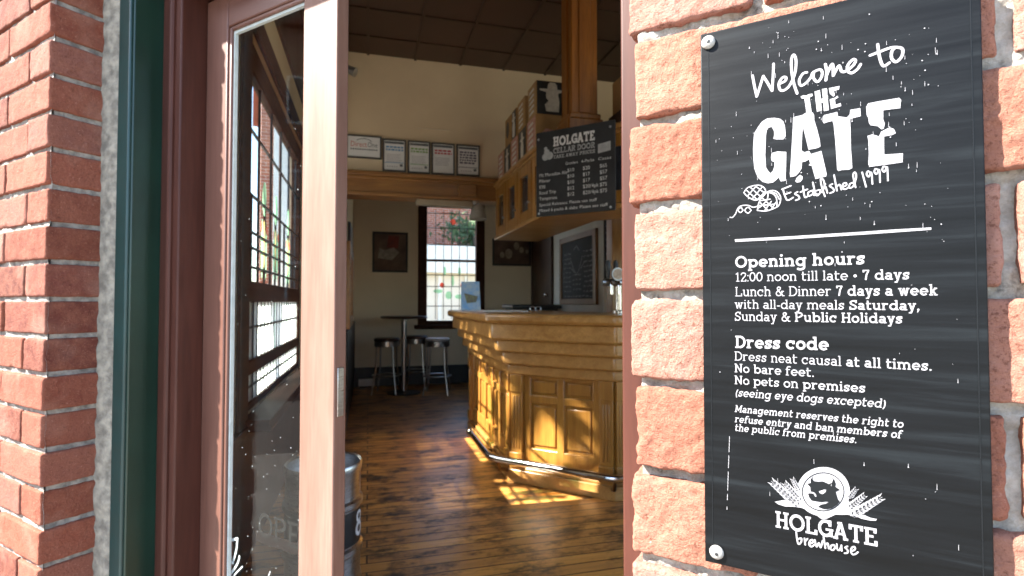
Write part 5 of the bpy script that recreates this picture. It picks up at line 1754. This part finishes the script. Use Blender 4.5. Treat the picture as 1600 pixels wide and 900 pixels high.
# hop sprig
HP = [[(62, 512), (85, 512), (112, 478), (130, 435), (160, 410), (220, 405), (265, 422), (302, 415)], [(178, 448), (155, 426), (133, 448), (155, 470), (178, 448)], [(250, 450), (222, 422), (194, 450), (222, 476), (250, 450)],
      [(185, 292), (222, 246), (308, 225), (362, 245), (380, 290), (350, 330), (290, 360), (222, 330), (185, 292)], [(205, 268), (300, 352)], [(240, 242), (340, 332)], [(285, 230), (375, 300)], [(215, 325), (300, 228)], [(262, 345), (350, 240)], [(310, 350), (378, 280)],
      [(305, 450), (318, 385), (345, 335), (405, 280), (470, 278), (512, 330), (500, 400), (460, 430), (380, 456), (305, 450)], [(325, 375), (400, 450)], [(345, 335), (450, 432)], [(318, 430), (390, 360), (400, 290)], [(370, 452), (430, 370)], [(430, 440), (470, 380)], [(310, 408), (460, 395)], [(325, 365), (420, 350)], [(400, 290), (440, 300), (475, 340), (480, 420)], [(415, 282), (470, 300), (500, 350)]]
hw = []
for s_ in HP:
    hw += px_stroke(s_, *C5, 1.6)
part(sg, 'hop_drawing', sheet2(hw, .00035), M_LETTER, smooth=0)
rl = [sgn(a, b) for a, b in ((1148, 374), (1240, 369), (1350, 362), (1400, 358.5), (1455, 355.5), (1455, 359), (1400, 363), (1350, 366.5), (1240, 373.5), (1149, 378))]
part(sg, 'rule_line', sheet2([rl], .00035), M_LETTER, smooth=0)

# printed paragraphs
rg, bd, hv = 0.105, 0.145, 0.172
LINES = [([('Opening hours', hv)], (1149, 418.5), (1351, 413), 400.5, 0),
         ([('12:00 noon till late ', rg), ('\u2022', rg), (' 7 days', bd)], (1149, 440), (1421, 436.5), 426, 0),
         ([('Lunch & Dinner ', rg), ('7 days a week', bd)], (1149, 463), (1465, 461.5), 448.5, 0),
         ([('with all-day meals ', rg), ('Saturday,', bd)], (1148, 482), (1437, 485), 468.5, 0),
         ([('Sunday & ', rg), ('Public Holidays', bd)], (1148, 501), (1410, 505.5), 487, 0),
         ([('Dress code', hv)], (1149, 543.5), (1295, 547.5), 524.5, 0),
         ([('Dress neat causal ', rg), ('at all times.', bd)], (1148, 563), (1456, 579.5), 549, 0),
         ([('No bare feet.', 0.125)], (1148, 581.5), (1272, 589), 568, 0),
         ([('No pets on ', 0.12), ('premises', 0.14)], (1148, 600), (1352, 613.5), 586.5, 0),
         ([('(seeing eye dogs excepted)', 0.125)], (1149, 619), (1383, 637.5), 606.5, 0.17),
         ([('Management reserves the right to', 0.14)], (1148, 643.5), (1411, 668.5), 632.5, 0.17),
         ([('refuse entry and ban members of', 0.14)], (1148, 659.5), (1408, 685), 648.5, 0.17),
         ([('the public from premises.', 0.14)], (1148, 673), (1338, 692.5), 662, 0.17)]
tb_ = MB()
for segs, p0, p1, top, sl in LINES:
    a, b, c = sgn(*p0), sgn(*p1), sgn(p0[0], top)
    hgt = c[1] - a[1]
    sheets, tw = slab_text(segs, sl)
    kx = (b[0] - a[0]) / tw
    dz = (b[1] - a[1]) / tw
    for gv, gf in sheets:
        tb_.add([(a[0] + gx * kx, SP - .00035, a[1] + gy * hgt + gx * dz) for gx, gy in gv], gf)
part(sg, 'printed_lettering', tb_, M_LETTER, smooth=0, label='white slab serif paragraphs of opening hours and dress code')
sheets, tw = slab_text([('HOLGATE', 0.175)], 0, 0.05)
a, b, c = sgn(1212, 823.5), sgn(1371.5, 854), sgn(1212, 798)
tb_ = MB()
for gv, gf in sheets:
    tb_.add([(a[0] + gx * (b[0] - a[0]) / tw, SP - .00035, a[1] + gy * (c[1] - a[1]) + gx * (b[1] - a[1]) / tw) for gx, gy in gv], gf)
part(sg, 'brewer_lettering', tb_, M_LETTER, smooth=0, label='white capitals reading HOLGATE')

# bull's head roundel with barley ears
def circ(cx, cy, rx, ry, n=40):
    return [sgn(cx + rx * math.cos(2 * math.pi * i / n), cy + ry * math.sin(2 * math.pi * i / n)) for i in range(n)]


em = [circ(1286.5, 768, 41.5, 38.5), [sgn(*p) for p in ((1236, 791), (1252, 793), (1270, 800.5), (1284, 811), (1292, 810), (1305, 804), (1325, 804), (1338, 807), (1326, 782), (1250, 775))]]


def ear(b, t_, w, n):
    out = []
    bx_, by_ = b
    dx, dy = t_[0] - bx_, t_[1] - by_
    L = math.hypot(dx, dy)
    ux, uy = dx / L, dy / L
    nx, ny = -uy, ux
    out.append([sgn(bx_ + ux * s + nx * q, by_ + uy * s + ny * q) for s, q in ((0, -.4), (L * .9, -.3), (L * .9, .3), (0, .4))])
    for i in range(n):
        s0 = L * (0.02 + 0.80 * i / n)
        wl = w * (1.0 - 0.35 * i / n)
        Lk = L * 1.05 / n
        for sd in (-1, 1):
            pts = [(s0, .45), (s0 + Lk * .35, wl * .62), (s0 + Lk * 1.0, wl * .92), (s0 + Lk * 1.75, wl * 1.0), (s0 + Lk * 1.2, wl * .55), (s0 + Lk * .6, wl * .22)]
            out.append([sgn(bx_ + ux * s + nx * q * sd, by_ + uy * s + ny * q * sd) for s, q in pts])
    return out


gaps = []
for b_, t_, w_e, n_e in (((1249, 791), (1200, 747), 7.5, 8), ((1251, 783), (1223, 751), 6.0, 7), ((1249, 768), (1237, 746), 4.5, 5), ((1329, 806), (1384, 773), 8.0, 8), ((1326, 794), (1354, 771), 6.5, 7), ((1326, 779), (1339, 762), 5.0, 5)):
    em += ear(b_, t_, w_e, n_e)
    L_ = math.hypot(t_[0] - b_[0], t_[1] - b_[1])
    ux_, uy_ = (t_[0] - b_[0]) / L_, (t_[1] - b_[1]) / L_
    for i in range(n_e):
        s0 = L_ * (0.04 + 0.84 * i / n_e)
        for sd in (-1, 1):
            P_ = [(s0, .7), (s0 + 2.6, .9 + w_e * .12), (s0 + 4.8, 1.2 + w_e * .36), (s0 + 2.0, 1.2 + w_e * .36)]
            gaps.append([sgn(b_[0] + ux_ * a - uy_ * q * sd, b_[1] + uy_ * a + ux_ * q * sd) for a, q in P_])
em.append([sgn(1190 + p[0] / 9, 720 + p[1] / 9) for p in ((185, 575), (245, 562), (325, 548), (420, 605), (445, 642), (330, 640), (240, 612))])
em.append([sgn(1290 + p[0] / 10, 730 + p[1] / 10) for p in ((470, 757), (600, 742), (690, 785), (800, 808), (790, 832), (700, 832), (560, 802))])
e_ = part(sg, 'roundel', sheet2(em, .00035), M_LETTER, smooth=0, label='white roundel with barley ears')
rg_ = MB()
o_, i_ = circ(1286, 768, 33.2, 30.4), circ(1286, 768, 31.8, 29.0)
rg_.add([(a, SP - .0006, b) for a, b in o_ + i_], [((i + 1) % 40, i, 40 + i, 40 + (i + 1) % 40) for i in range(40)])
rg_.f = [f_[::-1] for f_ in rg_.f] if False else rg_.f
part(e_, 'ring_line', rg_, M_SIGNDARK, smooth=0)
gm = MB()
for i, g_ in enumerate(gaps):
    ar = sum(g_[q][0] * g_[(q + 1) % 4][1] - g_[(q + 1) % 4][0] * g_[q][1] for q in range(4))
    gm.add([(a, SP - .0007, b) for a, b in (g_ if ar > 0 else g_[::-1])], [(0, 1, 2, 3)])
part(e_, 'seed_gaps', gm, M_SIGNDARK, smooth=0)
BULL = [(1270.2, 744), (1269.4, 748), (1272, 751.5), (1279, 752.2), (1285.6, 751.7), (1292, 754.5), (1295, 756), (1300, 753.5), (1301.3, 749), (1299.5, 745), (1304, 750), (1306, 756), (1305, 760), (1312.5, 765), (1306, 768), (1307.5, 774), (1309, 779), (1312, 783.5), (1308, 788.5), (1300, 793.5), (1293, 795.2), (1286.7, 795), (1278, 791.5), (1283, 788), (1290, 786.7), (1295, 784), (1290, 783.3), (1283.3, 784.4), (1274.4, 782.8), (1267.8, 781.7), (1264.4, 776.7), (1262.2, 770.6), (1266.7, 768.9), (1266, 761), (1261, 755.5), (1266.7, 754.4), (1266.4, 749)]
part(e_, 'bull_head', sheet2([[sgn(*p) for p in BULL]], .0006), M_SIGNDARK, smooth=0)
ey_ = [[sgn(*p) for p in ((1279.4, 767.2), (1287.8, 764.4), (1291, 765), (1289.4, 769), (1285, 771.7), (1281, 770))]] + px_stroke([(650, 445), (700, 442), (740, 455), (760, 490)], 1190, 720, 9, 2.2)
part(e_, 'bull_eye', sheet2(ey_, .00085), M_LETTER, smooth=0)
# paint splashes and drips
rnd = random.Random(21)
sk = MB()
for i in range(230):
    if i % 9 == 0:
        hub = (rnd.uniform(1125, 1500), 60 + 300 * rnd.random() ** 1.4)
    px, py = (rnd.gauss(hub[0], 26), rnd.gauss(hub[1], 30)) if i < 195 else (rnd.uniform(1112, 1510), rnd.uniform(300, 880))
    if not (1112 < px < 1512 and py > 20):
        continue
    x_, z_ = sgn(px, py)
    if z_ > bz1 - .004 or x_ > bx1 - .004:
        continue
    r_ = rnd.choice((.0002, .0002, .0003, .0003, .0005))
    sk.add([(a, SP - .0007 - i * 1e-7, b) for a, b in disc((x_, z_), r_, 6)], [(0, 1, 2, 3, 4, 5)])
    if rnd.random() < 0.35:
        h_ = rnd.uniform(.001, .0045)
        sk.add([(x_ - .00016, SP - .0007 - i * 1e-7, z_), (x_ + .00016, SP - .0007 - i * 1e-7, z_), (x_ + .0001, SP - .0007 - i * 1e-7, z_ + h_), (x_ - .0001, SP - .0007 - i * 1e-7, z_ + h_)], [(0, 1, 2, 3)])
for py in range(686, 805, 5):
    if rnd.random() < 0.7:
        x_, z_ = sgn(1140 - (py - 686) * 0.035, py)
        sk.add([(x_ - .00025, SP - .0007, z_), (x_ + .0003, SP - .0007, z_), (x_ + .0002, SP - .0007, z_ + .0026), (x_ - .0002, SP - .0007, z_ + .0026)], [(0, 1, 2, 3)])
part(sg, 'paint_splashes', sk, M_LETTER, smooth=0)

# ================================================================== OUTSIDE: WINDOW VIEWS, AND UNSEEN PIECES ADDED FOR THE LIGHT
FRAMES['street'] = 40.0


def wdir(deg, dist):
    return dist * math.sin(R(deg)), dist * math.cos(R(deg))


# brick house with white porch posts beyond the left window
FRAMES['house'] = 26.0
hx, hy = rot2(-26.0, *wdir(-25.3, 15.0))
hs = thing('brick_house', 'red brick house with white porch posts across the street', 'house', 'house', (hx, hy, -0.15))
part(hs, 'wall', MB().box(hx, hx + 3.2, hy, hy + 6, -0.15, 7.6), M_BRICKWORK)
for q in (0.30, 0.72, 1.3, 1.9):
    part(hs, 'porch_post', MB().box(hx + q, hx + q + 0.12, hy - 0.14, hy - 0.02, -0.15, 6.6), M_WHITEPAINT)
part(hs, 'window', MB().box(hx + 0.46, hx + 0.68, hy - 0.03, hy + 0.02, 1.2, 5.6), M_WHITEPAINT)
part(hs, 'roof', MB().add([(hx - .2, hy - 0.2, 7.6), (hx + 3.4, hy - 0.2, 7.6), (hx + 3.4, hy + 6.5, 7.6), (hx - .2, hy + 6.5, 7.6), (hx + 1.6, hy + 3, 8.6)], [(0, 1, 4), (1, 2, 4), (2, 3, 4), (3, 0, 4), (0, 3, 2, 1)]), M_ROOF, smooth=0)
# low beige shop and brick house beyond the far window
FRAMES['shop'] = 30.0
sx, sy = rot2(-30.0, *wdir(-6.5, 15.0))
sf = thing('beige_shop', 'low beige shop with a white fascia seen through the far window', 'shop', 'shop', (sx, sy, -0.15))
part(sf, 'wall', MB().box(sx - 4, sx + 4, sy, sy + 4, -0.15, 2.25), M_BEIGE)
for q in range(9):
    part(sf, 'fence_post', MB().box(sx - 3.6 + q * .8, sx - 3.52 + q * .8, sy - .06, sy - .001, -0.15, 1.95), M_WHITEPAINT)
part(sf, 'fascia', MB().box(sx - 4.1, sx + 4.1, sy - 0.3, sy - 0.001, 2.0, 2.75), M_WHITEPAINT)
bx_, by_ = rot2(-30.0, *wdir(-8.5, 22.0))
bh = thing('brick_house', 'red brick house with a red roof behind the beige shop', 'house', 'shop', (bx_, by_, -0.15))
part(bh, 'wall', MB().box(bx_ - 4, bx_ + 2.4, by_, by_ + 5, -0.15, 5.6), M_BRICKWORK)
part(bh, 'roof', MB().add([(bx_ - 4.4, by_ - 0.4, 5.6), (bx_ + 2.8, by_ - 0.4, 5.6), (bx_ + 2.8, by_ + 5.4, 5.6), (bx_ - 4.4, by_ + 5.4, 5.6), (bx_ - 3, by_ + 2.5, 7.4), (bx_, by_ + 2.5, 7.4)], [(0, 1, 5, 4), (1, 2, 5), (2, 3, 4, 5), (3, 0, 4), (0, 3, 2, 1)]), M_ROOF, smooth=0)


def tree(name, lb, x, y, h_, r_, seed, zc=None, nleaf=900, leaf=0.16, squash=0.8, flat=None):
    t = thing(name, lb, 'tree', 'world', (x, y, -0.15))
    rr = random.Random(seed)
    zc = zc or h_ * 0.68
    tk = MB().tube([(x, y, -0.15), (x + .05, y, zc * .5), (x - .03, y + .05, zc)], [.16, .12, .06], 10)
    for k in range(7):
        a = rr.uniform(0, 6.28)
        tk.tube([(x, y, zc * .62), (x + r_ * .4 * math.cos(a), y + r_ * .4 * math.sin(a), zc * .9), (x + r_ * .75 * math.cos(a), y + r_ * .75 * math.sin(a), zc + rr.uniform(-.1, .4) * r_)], [.06, .04, .012], 7)
    part(t, 'trunk', tk, M_BARK)
    cl = [(rr.uniform(-1, 1), rr.uniform(-1, 1), rr.uniform(-1, 1)) for _ in range(14)]
    cr = MB()
    for i in range(nleaf):
        c = rr.choice(cl)
        p_ = Vector(c) * 0.62 * r_ + Vector((rr.gauss(0, 1), rr.gauss(0, 1), rr.gauss(0, 1))) * 0.22 * r_
        p_.z *= squash
        if flat:                                    # crown shaped as a level slab to block the high sun
            th, q = rr.uniform(0, 6.28), r_ * math.sqrt(rr.random())
            lx_, ly_ = rot2(15.0, q * math.cos(th) * flat[2] / r_, q * math.sin(th))
            p_ = Vector((lx_, ly_, rr.uniform(flat[0], flat[1]) - zc))
        a = Vector((rr.gauss(0, 1), rr.gauss(0, 1), rr.gauss(0, 1))).normalized()
        b = a.orthogonal().normalized()
        c_ = Vector((x, y, zc)) + p_
        L = leaf * rr.uniform(.6, 1.3)
        cr.add([c_ - a * L, c_ + b * L * .4, c_ + a * L, c_ - b * L * .4], [(0, 1, 2, 3)])
    part(t, 'crown', cr, M_LEAF, smooth=0)
    return t


tx_, ty_ = wdir(-4.0, 19.6)
tree('garden_tree', 'dark leafy tree before the brick house behind the shop', tx_, ty_, 5.0, 1.25, 4, 3.6, 1100, 0.12)

sv, su = rot2(15.0, -4.0, 4.1)  # unseen tree added to cut the high sun entering the tall window
tree('sun_blocking_tree', 'unseen street tree, crown shaped to block high sun at the tall window', sv, su, 8.0, 1.9, 9, 6.3, 3600, 0.13, 0.75, (5.62, 7.4, 0.5))
# unseen terrace added so the door glass reflects dark wall instead of sky
FRAMES['terrace'] = 15.0
th_ = thing('unseen_terrace', 'unseen three storey brick terrace added for the door glass to reflect', 'house', 'room', (-20, 2, -0.15))
part(th_, 'wall', MB().box(-26, -20, -11, 13, -0.15, 11.4), M_BRICKWORK)
part(th_, 'roof', MB().prism([(-26.4, -11.3), (-19.6, -11.3), (-19.6, 13.3), (-26.4, 13.3)], 11.4, 11.9), M_ROOF)
for q in range(6):
    for z in (0.9, 4.3, 7.8):
        w_ = part(th_, 'window', MB().box(-20.001, -19.96, -7.6 + q * 3.5, -6.4 + q * 3.5, z, z + 1.8), M_WHITEPAINT)
        part(w_, 'pane', MB().box(-19.962, -19.95, -7.5 + q * 3.5, -6.5 + q * 3.5, z + .1, z + 1.7), plain('dim window glass', (0.03, 0.035, 0.04), (0.05, 0.055, 0.06), 3, 0.15))
